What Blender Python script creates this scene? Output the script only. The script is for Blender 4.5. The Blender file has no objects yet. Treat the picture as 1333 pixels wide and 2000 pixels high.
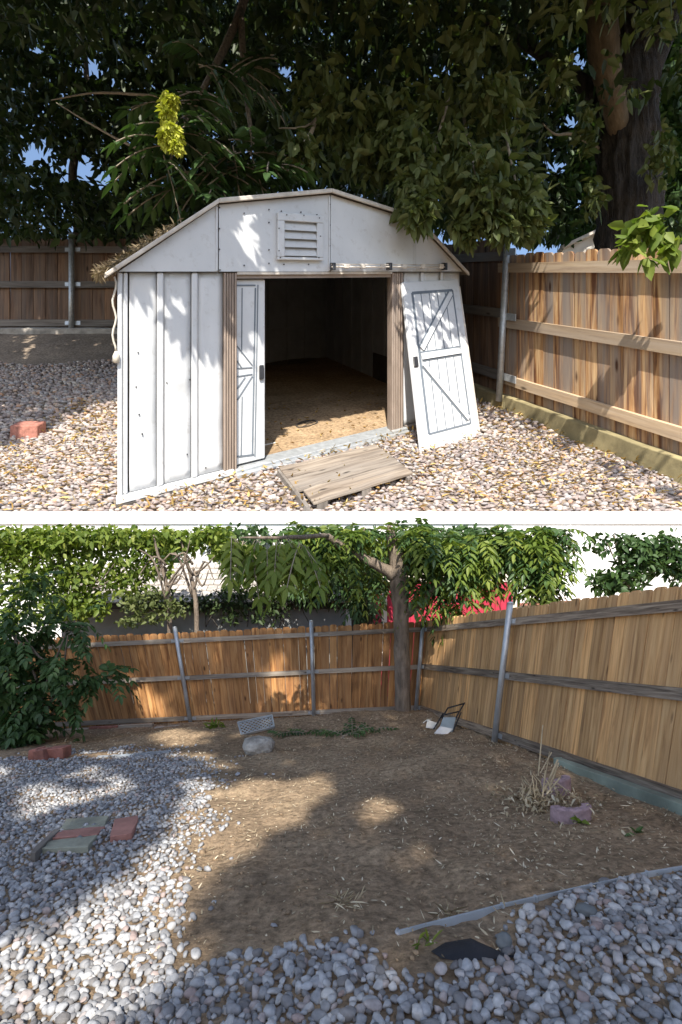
import bpy, math, random
import numpy as np
from mathutils import Vector, Matrix

# ------------------------------------------------------------------ camera, sky, sun, exposure
scene = bpy.context.scene
COL = scene.collection
random.seed(7)
RNG = np.random.default_rng(7)

CZ = 4.0                                   # eye height above the datum; all z below are relative to the eye until built
cam_d = bpy.data.cameras.new('camera'); cam = bpy.data.objects.new('camera', cam_d); COL.objects.link(cam)
cam.location = (0, 0, CZ); cam.rotation_euler = (math.radians(90), 0, 0)
cam_d.sensor_fit = 'HORIZONTAL'; cam_d.sensor_width = 36.0; cam_d.lens = 36.0 * 1000 / 1333
cam_d.clip_start = 0.05; cam_d.clip_end = 2000
scene.camera = cam

SUN_EL, SUN_AZ = math.radians(49), math.atan2(-0.045, -0.999)      # almost straight behind the viewer
SUN = np.array([math.sin(SUN_AZ) * math.cos(SUN_EL), math.cos(SUN_AZ) * math.cos(SUN_EL), math.sin(SUN_EL)])
world = bpy.data.worlds.new('World'); scene.world = world; world.use_nodes = True
wn = world.node_tree.nodes; wl = world.node_tree.links
sky = wn.new('ShaderNodeTexSky'); sky.sky_type = 'NISHITA'; sky.sun_disc = False
sky.sun_elevation = SUN_EL; sky.sun_rotation = SUN_AZ
sky.air_density = 1.0; sky.dust_density = 1.2; sky.ozone_density = 1.0
wl.new(sky.outputs['Color'], wn['Background'].inputs['Color'])
wn['Background'].inputs['Strength'].default_value = 0.15
sun_d = bpy.data.lights.new('sun', 'SUN'); sun = bpy.data.objects.new('sun', sun_d); COL.objects.link(sun)
sun_d.energy = 5.0; sun_d.angle = math.radians(0.5); sun_d.color = (1.0, 0.94, 0.84)
sun.rotation_euler = Vector(SUN).to_track_quat('Z', 'Y').to_euler(); sun.location = (6, -10, 20)
scene.view_settings.view_transform = 'Standard'; scene.view_settings.look = 'None'
scene.view_settings.exposure = 0.75; scene.view_settings.gamma = 1.0
scene.view_settings.use_curve_mapping = False
scene.render.engine = 'CYCLES'

# ------------------------------------------------------------------ the two yards
# Upper yard: a gravel slope rising behind an added white wall.  Lower yard: a plot falling gently away from the eye.
HU, MU = 4.04, 0.47
HL, ML, TL = 0.8, 0.2555, -0.047
def zU(x, y): return -HU + MU * np.minimum(y, 27.0) + 0.02 * np.maximum(y - 27.0, 0)
def zL(x, y): return -HL - ML * np.minimum(y, 9.0) - TL * x
def kx(px): return (px - 666.5) / 1000.0
def U(px, py, h=0.0):                      # a spot of the upper yard (x, y, height over slope) from where it is seen
    y = (HU - h) * 1000.0 / (py - 530.0); return (kx(px) * y, y, h)
def UH(px, py, y): return (kx(px) * y, y, HU + (530.0 - py) * y / 1000.0)
def hz(px): return 1255.5 + TL * (px - 666.5)
def Lw(px, py, h=0.0):
    y = (HL - h) * 1000.0 / (py - hz(px)); return (kx(px) * y, y, h)
def LH(px, py, y): return (kx(px) * y, y, HL + (hz(px) - py) * y / 1000.0)
def P(px, py, y): return np.array([kx(px) * y, y, (1000.0 - py) * y / 1000.0])
def to_world(v, yard):
    v = np.array(v, dtype=float).reshape(-1, 3)
    if yard == 'U': v[:, 2] += zU(v[:, 0], v[:, 1])
    elif yard == 'L': v[:, 2] += zL(v[:, 0], v[:, 1])
    v[:, 2] += CZ
    return v

# ------------------------------------------------------------------ object helpers
def tag(o, label=None, cat=None, group=None, kind=None):
    if label: o['label'] = label
    if cat: o['category'] = cat
    if group: o['group'] = group
    if kind: o['kind'] = kind
    return o
def thing(name, label, cat, base, yard, group=None):
    o = bpy.data.objects.new(name, None); COL.objects.link(o)
    o.location = to_world([base], yard)[0]; o.empty_display_size = 0.2
    return tag(o, label, cat, group)
ROOTLOC = {}
def mesh_obj(name, V, F, m, parent=None, smooth=False, tint=None, origin=None, gc=None):
    """V in world coordinates."""
    V = np.asarray(V, dtype=float)
    if parent is not None:
        p = parent; loc = Vector(p.location)
        while p.parent is not None: p = p.parent; loc = Vector(p.location)
        off = np.array(loc)
    else:
        off = np.array([V[:, 0].mean(), V[:, 1].mean(), V[:, 2].min()]) if origin is None else np.array(origin)
    me = bpy.data.meshes.new(name)
    if isinstance(F, np.ndarray):
        n, k = F.shape
        me.vertices.add(len(V)); me.vertices.foreach_set('co', (V - off).astype(np.float32).ravel())
        me.loops.add(n * k); me.loops.foreach_set('vertex_index', F.astype(np.int32).ravel())
        me.polygons.add(n); me.polygons.foreach_set('loop_start', np.arange(0, n * k, k, dtype=np.int32))
        me.polygons.foreach_set('loop_total', np.full(n, k, dtype=np.int32))
        me.update(calc_edges=True); me.validate()
    else:
        me.from_pydata([tuple(v) for v in (V - off)], [], F); me.update()
    if smooth: me.polygons.foreach_set('use_smooth', np.ones(len(me.polygons), dtype=bool))
    if tint is not None:
        a = me.attributes.new('tint', 'FLOAT', 'POINT'); a.data.foreach_set('value', np.asarray(tint, dtype=np.float32))
    if m.get('grain'):
        if gc is None:
            q = V - V.mean(0); order = np.argsort(q.max(0) - q.min(0)); gc = q[:, order]
        a = me.attributes.new('gc', 'FLOAT_VECTOR', 'POINT'); a.data.foreach_set('vector', np.asarray(gc, dtype=np.float32).ravel())
    me.materials.append(m)
    o = bpy.data.objects.new(name, me); COL.objects.link(o)
    if parent is None: o.location = off
    else:
        o.parent = parent
    return o
class MB:
    def __init__(s): s.v = []; s.f = []
    def add(s, v, f):
        b = len(s.v); s.v += [tuple(map(float, q)) for q in v]; s.f += [tuple(i + b for i in q) for q in f]; return s
    def hexa(s, lo, hi):                   # lo, hi : four corners each, same winding
        return s.add(list(lo) + list(hi), [(3, 2, 1, 0), (4, 5, 6, 7), (0, 1, 5, 4), (1, 2, 6, 5), (2, 3, 7, 6), (3, 0, 4, 7)])
    def box(s, x0, x1, y0, y1, z0, z1):
        return s.hexa([(x0, y0, z0), (x1, y0, z0), (x1, y1, z0), (x0, y1, z0)], [(x0, y0, z1), (x1, y0, z1), (x1, y1, z1), (x0, y1, z1)])
    def beam(s, a, b, wdir, w, t):         # bar a->b, width w along wdir, thickness t along the third axis
        a, b, wd = (np.array(q, float) for q in (a, b, wdir)); d = b - a; wd = wd - d * (wd @ d) / (d @ d); wd /= np.linalg.norm(wd)
        n = np.cross(d, wd); n /= np.linalg.norm(n); W = wd * w / 2; T = n * t / 2
        return s.hexa([a - W - T, a + W - T, a + W + T, a - W + T], [b - W - T, b + W - T, b + W + T, b - W + T])
    def tube(s, pts, rad, seg=10, cap=True):
        pts = [np.array(p, float) for p in pts]; n = len(pts)
        rad = [rad] * n if np.isscalar(rad) else rad
        b = len(s.v); ref = np.array([0.31, 0.17, 0.93])
        for i in range(n):
            d = pts[min(i + 1, n - 1)] - pts[max(i - 1, 0)]; d /= np.linalg.norm(d) + 1e-9
            if abs(d @ ref) > 0.95: r0 = np.array([1.0, 0, 0])
            else: r0 = ref
            a = np.cross(d, r0); a /= np.linalg.norm(a); c = np.cross(d, a)
            for k in range(seg):
                t = 2 * math.pi * k / seg; q = pts[i] + rad[i] * (math.cos(t) * a + math.sin(t) * c); s.v.append(tuple(q))
        for i in range(n - 1):
            for k in range(seg):
                k2 = (k + 1) % seg; s.f.append((b + i * seg + k, b + i * seg + k2, b + (i + 1) * seg + k2, b + (i + 1) * seg + k))
        if cap:
            s.f.append(tuple(b + k for k in range(seg))[::-1]); s.f.append(tuple(b + (n - 1) * seg + k for k in range(seg)))
        return s
    def build(s, name, m, parent=None, yard=None, smooth=False, gc=None):
        return mesh_obj(name, to_world(s.v, yard), s.f, m, parent, smooth, gc=gc)
def bevel(o, w=0.01, seg=1):
    md = o.modifiers.new('bevel', 'BEVEL'); md.width = w; md.segments = seg; md.limit_method = 'ANGLE'; return o

# ------------------------------------------------------------------ noise
def vnoise(x, y, seed=0, sc=1.0):
    x = np.asarray(x, float) * sc; y = np.asarray(y, float) * sc
    g = np.random.default_rng(seed).random((64, 64))
    xi = np.floor(x).astype(int); yi = np.floor(y).astype(int); fx = x - xi; fy = y - yi
    fx = fx * fx * (3 - 2 * fx); fy = fy * fy * (3 - 2 * fy)
    a = g[xi % 64, yi % 64]; b = g[(xi + 1) % 64, yi % 64]; c = g[xi % 64, (yi + 1) % 64]; d = g[(xi + 1) % 64, (yi + 1) % 64]
    return (a * (1 - fx) + b * fx) * (1 - fy) + (c * (1 - fx) + d * fx) * fy
def sstep(a, b, t): t = np.clip((t - a) / (b - a), 0, 1); return t * t * (3 - 2 * t)
def inpoly(px, py, poly):
    px = np.asarray(px, float); py = np.asarray(py, float); r = np.zeros(px.shape, bool); n = len(poly)
    for i in range(n):
        x1, y1 = poly[i]; x2, y2 = poly[(i + 1) % n]
        if y1 == y2: continue
        c = ((y1 > py) != (y2 > py)) & (px < (x2 - x1) * (py - y1) / (y2 - y1) + x1); r ^= c
    return r

# ------------------------------------------------------------------ materials
def nt(name):
    m = bpy.data.materials.new(name); m.use_nodes = True; n = m.node_tree.nodes; l = m.node_tree.links
    return m, n, l, n['Principled BSDF']
def ramp(n, l, fac, stops):
    r = n.new('ShaderNodeValToRGB'); e = r.color_ramp.elements
    while len(e) < len(stops): e.new(0.5)
    for q, (p, c) in zip(e, stops): q.position = p; q.color = (*c, 1)
    l.new(fac, r.inputs['Fac']); return r.outputs['Color']
def mix(n, l, a, b, f, mode='MIX'):
    q = n.new('ShaderNodeMix'); q.data_type = 'RGBA'; q.blend_type = mode
    for s, v in ((6, a), (7, b), (0, f)):
        if hasattr(v, 'is_linked'): l.new(v, q.inputs[s])
        else: q.inputs[s].default_value = (*v, 1) if isinstance(v, tuple) else v
    return q.outputs[2]
def coords(n, l, scale=(1, 1, 1), rnd=True, attr=None):
    tc = n.new('ShaderNodeTexCoord'); mp = n.new('ShaderNodeMapping'); mp.inputs['Scale'].default_value = scale
    if attr: at = n.new('ShaderNodeAttribute'); at.attribute_name = attr; l.new(at.outputs['Vector'], mp.inputs['Vector'])
    else: l.new(tc.outputs['Object'], mp.inputs['Vector'])
    if rnd:
        oi = n.new('ShaderNodeObjectInfo'); ml = n.new('ShaderNodeMath'); ml.operation = 'MULTIPLY'; ml.inputs[1].default_value = 50
        l.new(oi.outputs['Random'], ml.inputs[0]); l.new(ml.outputs[0], mp.inputs['Location'])
    return mp.outputs['Vector']
def noise(n, l, vec, scale, detail=4, rough=0.55, dist=0.0):
    t = n.new('ShaderNodeTexNoise'); t.inputs['Scale'].default_value = scale; t.inputs['Detail'].default_value = detail
    t.inputs['Roughness'].default_value = rough; t.inputs['Distortion'].default_value = dist
    if vec is not None: l.new(vec, t.inputs['Vector'])
    return t.outputs['Fac']
def bump(n, l, h, strength, dist, bs):
    b = n.new('ShaderNodeBump'); b.inputs['Strength'].default_value = strength; b.inputs['Distance'].default_value = dist
    l.new(h, b.inputs['Height']); l.new(b.outputs['Normal'], bs.inputs['Normal'])
def plain(name, c, rough=0.6, var=0.15, scale=6, bmp=0.2, bd=0.01, metal=0.0, stretch=(1, 1, 1)):
    m, n, l, bs = nt(name); v = coords(n, l, stretch); f = noise(n, l, v, scale, 6)
    lo = tuple(q * (1 - var * 1.6) for q in c); hi = tuple(min(1, q * (1 + var)) for q in c)
    l.new(ramp(n, l, f, [(0.3, lo), (0.7, hi)]), bs.inputs['Base Color'])
    bs.inputs['Roughness'].default_value = rough; bs.inputs['Metallic'].default_value = metal
    if bmp: bump(n, l, noise(n, l, v, scale * 4, 5), bmp, bd, bs)
    return m
def wood(name, dark, mid, light, zs=1.0, grey=None, rough=0.8, streak=0.5, xs=14.0, con=0.18):
    m, n, l, bs = nt(name); oi = n.new('ShaderNodeObjectInfo')
    m['grain'] = 1; v = coords(n, l, (xs, xs, zs), True, 'gc'); g = noise(n, l, v, 1.6, 7, 0.6, 0.5)
    col = ramp(n, l, g, [(0.5 - con, dark), (0.5, mid), (0.5 + con, light)])
    tv = ramp(n, l, oi.outputs['Random'], [(0.0, (0.62, 0.6, 0.58)), (0.5, (0.95, 0.95, 0.95)), (1.0, (1.28, 1.2, 1.1))])
    col = mix(n, l, col, tv, 1.0, 'MULTIPLY')
    if grey:
        v2 = coords(n, l, (xs * 0.35, xs * 0.35, zs * 0.5), True, 'gc'); g2 = noise(n, l, v2, 1.1, 4, 0.6, 0.4)
        f2 = ramp(n, l, g2, [(0.42, (0, 0, 0)), (0.62, (streak,) * 3)])
        col = mix(n, l, col, grey, f2)
    vk = n.new('ShaderNodeTexVoronoi'); vk.inputs['Scale'].default_value = 1.0; l.new(coords(n, l, (xs * 0.45, xs * 0.45, zs * 2.2), True, 'gc'), vk.inputs['Vector'])
    kn = ramp(n, l, vk.outputs['Distance'], [(0.05, (1, 1, 1)), (0.13, (0, 0, 0))])
    col = mix(n, l, col, tuple(q * 0.45 for q in dark), kn)
    l.new(col, bs.inputs['Base Color']); bs.inputs['Roughness'].default_value = rough
    bump(n, l, g, 0.35, 0.01, bs); return m
def tinted(name, stops, rough=0.7, trans=0.0, bmp=None, spec=0.3):
    m, n, l, bs = nt(name); a = n.new('ShaderNodeAttribute'); a.attribute_name = 'tint'
    col = ramp(n, l, a.outputs['Fac'], stops)
    if bmp:
        v = coords(n, l, rnd=False); g = noise(n, l, v, bmp, 4)
        col = mix(n, l, col, ramp(n, l, g, [(0.3, (0.72,) * 3), (0.7, (1.15,) * 3)]), 1.0, 'MULTIPLY'); bump(n, l, g, 0.3, 0.01, bs)
    l.new(col, bs.inputs['Base Color']); bs.inputs['Roughness'].default_value = rough
    bs.inputs['Specular IOR Level'].default_value = spec
    if trans > 0:
        t = n.new('ShaderNodeBsdfTranslucent'); mx = n.new('ShaderNodeMixShader'); mx.inputs[0].default_value = trans
        l.new(mix(n, l, col, (1.0, 1.15, 0.45), 1.0, 'MULTIPLY'), t.inputs['Color'])
        l.new(bs.outputs[0], mx.inputs[1]); l.new(t.outputs[0], mx.inputs[2])
        l.new(mx.outputs[0], n['Material Output'].inputs['Surface'])
    return m
def ground_mat(name, a, b, c, sc=3.0, bd=0.03):
    m, n, l, bs = nt(name); v = coords(n, l, rnd=False); g = noise(n, l, v, sc, 8, 0.65); g2 = noise(n, l, v, sc * 14, 6, 0.7)
    col = ramp(n, l, g, [(0.3, a), (0.52, b), (0.75, c)])
    col = mix(n, l, col, ramp(n, l, g2, [(0.32, (0.45,) * 3), (0.68, (1.45,) * 3)]), 1.0, 'MULTIPLY')
    l.new(col, bs.inputs['Base Color']); bs.inputs['Roughness'].default_value = 0.95; bs.inputs['Specular IOR Level'].default_value = 0.15
    bump(n, l, g2, 0.7, bd, bs); return m

M = {}
M['soil'] = ground_mat('soil', (0.21, 0.15, 0.096), (0.31, 0.223, 0.142), (0.44, 0.325, 0.205), 2.5, 0.02)
M['terrace_soil'] = ground_mat('terrace_soil', (0.17, 0.135, 0.105), (0.24, 0.19, 0.145), (0.31, 0.245, 0.185), 0.8, 0.05)
M['wall_white'] = plain('white_render', (0.86, 0.86, 0.85), 0.9, 0.02, 1.5, 0.1, 0.01)
def shed_paint():
    m, n, l, bs = nt('white_sheet_steel'); v = coords(n, l, (1, 1, 1)); g = noise(n, l, v, 0.7, 6); g2 = noise(n, l, v, 5, 6, 0.7)
    col = ramp(n, l, g, [(0.3, (0.54, 0.555, 0.57)), (0.7, (0.65, 0.66, 0.67))])
    col = mix(n, l, col, (0.27, 0.235, 0.19), ramp(n, l, g2, [(0.56, (0, 0, 0)), (0.80, (0.55,) * 3)]))
    l.new(col, bs.inputs['Base Color']); bs.inputs['Roughness'].default_value = 0.42; bump(n, l, noise(n, l, v, 1.3, 2), 0.5, 0.08, bs); return m
M['shed_white'] = shed_paint()
M['shed_line'] = plain('blue_grey_print', (0.14, 0.165, 0.195), 0.6, 0.1, 4, 0.0)
M['brown_metal'] = plain('brown_painted_steel', (0.30, 0.235, 0.19), 0.55, 0.12, 2, 0.1)
M['inner_dark'] = plain('bare_inner_steel', (0.36, 0.38, 0.40), 0.7, 0.12, 1.5, 0.1)
M['galv'] = plain('galvanised_steel', (0.50, 0.52, 0.53), 0.45, 0.15, 8, 0.1, 0.004, 0.5)
M['galv_blue'] = plain('galvanised_edging', (0.42, 0.47, 0.52), 0.5, 0.12, 10, 0.1, 0.003, 0.25)
M['black'] = plain('black_plastic', (0.025, 0.025, 0.028), 0.5, 0.2, 6, 0.0)
M['plywood'] = ground_mat('plywood', (0.25, 0.17, 0.10), (0.34, 0.24, 0.145), (0.42, 0.31, 0.20), 0.9, 0.01)
M['roof_felt'] = plain('weathered_roof_litter', (0.20, 0.16, 0.12), 0.95, 0.3, 4, 0.6, 0.05)
M['trim'] = plain('weathered_trim', (0.55, 0.50, 0.44), 0.7, 0.15, 4, 0.2)
M['ramp_wood'] = wood('grey_weathered_ramp', (0.10, 0.08, 0.064), (0.20, 0.168, 0.138), (0.28, 0.245, 0.205), .5, (0.23, 0.21, 0.19), 0.9, 0.5, 7, .16)
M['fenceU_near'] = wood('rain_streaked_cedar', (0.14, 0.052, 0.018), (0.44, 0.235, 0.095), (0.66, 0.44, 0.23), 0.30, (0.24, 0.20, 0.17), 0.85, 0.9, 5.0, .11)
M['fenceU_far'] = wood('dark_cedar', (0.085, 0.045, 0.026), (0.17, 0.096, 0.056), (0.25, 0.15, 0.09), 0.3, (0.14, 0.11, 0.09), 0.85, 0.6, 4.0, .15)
M['rail_tan'] = wood('tan_rail', (0.30, 0.205, 0.125), (0.46, 0.34, 0.215), (0.55, 0.43, 0.30), .35, (0.33, 0.27, 0.22), 0.85, 0.5, 6.0)
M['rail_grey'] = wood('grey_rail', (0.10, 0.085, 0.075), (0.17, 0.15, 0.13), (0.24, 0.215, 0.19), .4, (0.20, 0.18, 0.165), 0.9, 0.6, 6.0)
M['fenceL_back'] = wood('orange_cedar', (0.20, 0.085, 0.028), (0.44, 0.215, 0.075), (0.56, 0.32, 0.135), 1.5, (0.28, 0.14, 0.06), 0.85, 0.6, 20, .14)
M['fenceL_right'] = wood('tan_cedar', (0.34, 0.18, 0.072), (0.60, 0.345, 0.145), (0.72, 0.455, 0.215), 1.5, (0.44, 0.27, 0.135), 0.85, 0.45, 26, .15)
M['railL'] = wood('silvered_rail', (0.17, 0.135, 0.105), (0.33, 0.275, 0.215), (0.47, 0.41, 0.335), 1.6, (0.36, 0.32, 0.27), 0.9, 0.5, 30)
M['railLdark'] = wood('silvered_dark_rail', (0.08, 0.058, 0.042), (0.23, 0.18, 0.135), (0.38, 0.315, 0.245), 2.6, None, 0.9, 0.5, 45)
M['concrete_ochre'] = plain('mossy_ochre_concrete', (0.30, 0.25, 0.13), 0.95, 0.35, 1.2, 0.5, 0.03)
M['concrete_green'] = plain('green_stained_concrete', (0.25, 0.29, 0.235), 0.95, 0.25, 5, 0.5, 0.01)
M['concrete'] = plain('grey_concrete', (0.36, 0.33, 0.29), 0.95, 0.25, 3, 0.5, 0.02)
M['bark_dark'] = plain('dark_furrowed_bark', (0.062, 0.050, 0.041), 0.95, 0.45, 2.2, 1.0, 0.15, 0, (3, 3, 0.5))
M['bark_pale'] = plain('bare_pale_wood', (0.22, 0.16, 0.10), 0.9, 0.3, 1.5, 0.6, 0.08, 0, (3, 3, 0.5))
M['bark_grey'] = plain('grey_brown_bark', (0.21, 0.165, 0.125), 0.95, 0.35, 9, 0.9, 0.02, 0, (2, 2, 0.6))
M['twig'] = plain('pale_twig', (0.30, 0.25, 0.19), 0.9, 0.2, 10, 0.2)
M['brick'] = plain('red_brick', (0.36, 0.15, 0.11), 0.9, 0.25, 14, 0.5, 0.01)
M['flag_green'] = plain('grey_green_flagstone', (0.30, 0.30, 0.23), 0.9, 0.2, 10, 0.5, 0.01)
M['flag_red'] = plain('rose_flagstone', (0.40, 0.19, 0.15), 0.9, 0.18, 10, 0.5, 0.01)
M['rock'] = plain('lichened_rock', (0.40, 0.37, 0.32), 0.95, 0.45, 9, 0.9, 0.03)
M['stone_dark'] = plain('dark_smooth_stone', (0.13, 0.14, 0.14), 0.7, 0.2, 12, 0.3, 0.005)
M['purple'] = plain('mauve_concrete', (0.36, 0.255, 0.275), 0.95, 0.2, 30, 0.8, 0.006)
M['straw'] = plain('dry_stem', (0.52, 0.42, 0.27), 0.9, 0.25, 20, 0.2)
M['fabric'] = plain('black_weed_fabric', (0.018, 0.02, 0.026), 0.75, 0.3, 12, 0.4, 0.006)
M['white_paint'] = plain('white_enamel', (0.75, 0.75, 0.72), 0.5, 0.08, 12, 0.1, 0.003)
M['grey_vinyl'] = plain('grey_vinyl', (0.36, 0.42, 0.43), 0.6, 0.12, 12, 0.2, 0.003)
M['red_paint'] = plain('crimson_siding', (0.46, 0.03, 0.065), 0.6, 0.12, 3, 0.1)
M['cream'] = plain('cream_trim', (0.72, 0.66, 0.56), 0.7, 0.08, 4, 0.1)
M['shed_grey'] = plain('grey_stucco', (0.23, 0.24, 0.235), 0.9, 0.12, 4, 0.3)
M['shingle'] = plain('pale_shingle', (0.48, 0.44, 0.40), 0.9, 0.25, 12, 0.4)
M['dark_board'] = plain('dark_brown_board', (0.06, 0.052, 0.045), 0.9, 0.2, 4, 0.2)  # plain dark brown board colour
M['house_pale'] = plain('pale_siding', (0.66, 0.62, 0.56), 0.8, 0.06, 2, 0.1)
M['house_dark'] = plain('slate_blue_siding', (0.09, 0.10, 0.115), 0.9, 0.12, 2, 0.1)
M['cord'] = plain('cream_cord', (0.55, 0.50, 0.42), 0.6, 0.08, 8, 0.0)
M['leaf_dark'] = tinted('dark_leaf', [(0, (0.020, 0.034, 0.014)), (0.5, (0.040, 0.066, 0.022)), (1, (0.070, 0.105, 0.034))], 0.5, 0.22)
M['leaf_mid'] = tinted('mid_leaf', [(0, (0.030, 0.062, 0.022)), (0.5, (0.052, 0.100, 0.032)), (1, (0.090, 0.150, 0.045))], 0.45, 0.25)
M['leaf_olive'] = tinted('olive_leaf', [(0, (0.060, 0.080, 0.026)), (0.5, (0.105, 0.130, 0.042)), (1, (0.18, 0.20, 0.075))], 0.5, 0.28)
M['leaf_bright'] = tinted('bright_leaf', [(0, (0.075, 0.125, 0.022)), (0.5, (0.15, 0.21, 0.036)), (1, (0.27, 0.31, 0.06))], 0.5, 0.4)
M['seed'] = tinted('yellow_seed', [(0, (0.38, 0.40, 0.04)), (1, (0.58, 0.58, 0.11))], 0.7, 0.3)
M['pebU'] = tinted('mixed_gravel', [(0, (0.22, 0.195, 0.195)), (0.25, (0.30, 0.245, 0.225)), (0.5, (0.42, 0.34, 0.31)), (0.7, (0.36, 0.345, 0.345)), (0.88, (0.56, 0.50, 0.44)), (1, (0.48, 0.29, 0.19))], 0.8, 0, 9)
M['pebL'] = tinted('grey_gravel', [(0, (0.17, 0.16, 0.155)), (0.3, (0.27, 0.27, 0.275)), (0.6, (0.37, 0.375, 0.385)), (0.85, (0.50, 0.49, 0.475)), (1, (0.33, 0.25, 0.225))], 0.6, 0, 60)
M['litterU'] = tinted('yellow_fallen_leaf', [(0, (0.30, 0.17, 0.05)), (0.5, (0.45, 0.29, 0.09)), (1, (0.55, 0.43, 0.18))], 0.8, 0.1)
M['litterL'] = tinted('pale_dry_litter', [(0, (0.14, 0.10, 0.06)), (0.5, (0.42, 0.34, 0.22)), (1, (0.68, 0.60, 0.45))], 0.85, 0.1)

# ------------------------------------------------------------------ foliage
def unit(a): return a / (np.linalg.norm(a, axis=-1, keepdims=True) + 1e-9)
def blades(Pt, D, N, L, W, fold=0.12, droop=0.12):
    """pointed leaves: 6 vertices, two quads folded at the midrib."""
    n = len(Pt); S = unit(np.cross(D, N)); N = np.cross(S, D); L = np.broadcast_to(L, (n,))[:, None]; W = np.broadcast_to(W, (n,))[:, None]
    dz = np.zeros((n, 3)); dz[:, 2] = -1
    V = np.stack([Pt, Pt + .32 * L * D + .5 * W * S + fold * W * N, Pt + .70 * L * D + .36 * W * S + fold * W * N + droop * .4 * L * dz,
                  Pt + L * D + droop * L * dz, Pt + .70 * L * D - .36 * W * S + fold * W * N + droop * .4 * L * dz, Pt + .32 * L * D - .5 * W * S + fold * W * N], 1)
    b = (np.arange(n) * 6)[:, None]
    F = np.concatenate([b + np.array([[0, 3, 2, 1]]), b + np.array([[0, 5, 4, 3]])], 0)
    return V.reshape(-1, 3), F
def rand_dirs(n, down=0.4):
    d = unit(RNG.normal(size=(n, 3))); d[:, 2] -= down; return unit(d)
def simple_leaves(Pt, L, W, down=0.45):
    n = len(Pt); D = rand_dirs(n, down); N = RNG.normal(size=(n, 3)); N[:, 2] += 1.1
    ls = RNG.uniform(.7, 1.25, n)
    V, F = blades(Pt, D, unit(N), L * ls, W * ls)
    t = np.repeat(np.clip(RNG.normal(.5, .24, n), 0, 1), 6); return V, F, t
def fronds(Pt, D, L, K, ll, lw, droop=0.5):
    """pinnate leaves: K pairs of leaflets along a drooping stalk."""
    n = len(Pt); D = unit(D); Z = np.array([0, 0, 1.0]); S = unit(np.cross(D, Z) + 1e-4); Nn = np.cross(S, D)
    Pn = []; Dn = []; NN = []; Ls = []
    L = np.broadcast_to(L, (n,))
    for k in range(K):
        t = (k + .8) / K; c = Pt + (L * t)[:, None] * D; c[:, 2] -= droop * L * t * t
        ax = D.copy(); ax[:, 2] -= 2 * droop * t; ax = unit(ax)
        for sg in (-1, 1):
            d = unit(ax * .55 + sg * S * .9 + RNG.normal(size=(n, 3)) * .12 + np.array([0, 0, -.25])); Pn.append(c); Dn.append(d); NN.append(unit(Nn + RNG.normal(size=(n, 3)) * .25)); Ls.append(np.full(n, (1 - .35 * abs(t - .45))))
    t = 1.0; c = Pt + L[:, None] * D; c[:, 2] -= droop * L; ax = D.copy(); ax[:, 2] -= 2 * droop; Pn.append(c); Dn.append(unit(ax)); NN.append(Nn); Ls.append(np.ones(n))
    Pn = np.concatenate(Pn); Dn = np.concatenate(Dn); NN = np.concatenate(NN); Ls = np.concatenate(Ls)
    V, F = blades(Pn, Dn, NN, ll * Ls, lw * Ls)
    base = RNG.normal(.5, .18, n); tt = np.tile(base, 2 * K + 1) + RNG.normal(0, .08, len(Pn))
    return V, F, np.repeat(np.clip(tt, 0, 1), 6)
def in_clumps(clumps):
    out = []
    for (px, py, y, rx, ry, n) in clumps:
        c = P(px, py, y); q = unit(RNG.normal(size=(n, 3))) * (RNG.random((n, 1)) ** 0.45)
        q *= np.array([rx * y / 1000, rx * y / 1000 * .8, ry * y / 1000]); out.append(c + q)
    return np.concatenate(out)
def proj(Pt): return 666.5 + 1000 * Pt[:, 0] / Pt[:, 1], 1000 - 1000 * Pt[:, 2] / Pt[:, 1]
def up(V): V = np.array(V, float); V[:, 2] += CZ; return V
def crown(Pt, L, W, m, parent, down=0.45, name='crown'):
    V, F, t = simple_leaves(Pt, L, W, down); o = mesh_obj(name, up(V), F, M[m], parent, False, t); o['kind'] = 'stuff'; return o
def frond_crown(Pt, L, K, ll, lw, m, parent, droop=.5, name='crown'):
    D = rand_dirs(len(Pt), .15); V, F, t = fronds(Pt, D, L * RNG.uniform(.75, 1.2, len(Pt)), K, ll, lw, droop)
    o = mesh_obj(name, up(V), F, M[m], parent, False, t); o['kind'] = 'stuff'; return o
def single_fronds(specs, m, parent, K, ll, lw, droop=.55):
    """hanging compound leaves, each one an object with its stalk as a sub-part."""
    for (a, d, L) in specs:
        a = np.array(a, float)[None]; d = np.array(d, float)[None]; V, F, t = fronds(a, d, np.array([L]), K, ll, lw, droop)
        o = mesh_obj('leaf', up(V), F, M[m], parent, False, t)
        dd = unit(d)[0]; pts = [a[0] + L * q * dd - np.array([0, 0, droop * L * q * q]) for q in np.linspace(0, 1, 6)]
        MB().tube(pts, [L * .012] * 6, 5).build('stalk', M['twig'], o)
def limb(pts, rad, seg=10, wob=0.0, sub=4):
    """smooth polyline with a little wobble -> tube"""
    pts = [np.array(p, float) for p in pts]; Q = []; R = []
    n = len(pts)
    for i in range(n - 1):
        p0 = pts[max(i - 1, 0)]; p1 = pts[i]; p2 = pts[i + 1]; p3 = pts[min(i + 2, n - 1)]
        for k in range(sub):
            t = k / sub; Q.append(.5 * ((2 * p1) + (p2 - p0) * t + (2 * p0 - 5 * p1 + 4 * p2 - p3) * t * t + (3 * p1 - p0 - 3 * p2 + p3) * t ** 3)); R.append(rad[i] * (1 - t) + rad[i + 1] * t)
    Q.append(pts[-1]); R.append(rad[-1])
    Q = [q + RNG.normal(size=3) * wob * r for q, r in zip(Q, R)]
    mb = MB(); mb.tube(Q, [r * RNG.uniform(.95, 1.05) for r in R], seg); return mb

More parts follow.
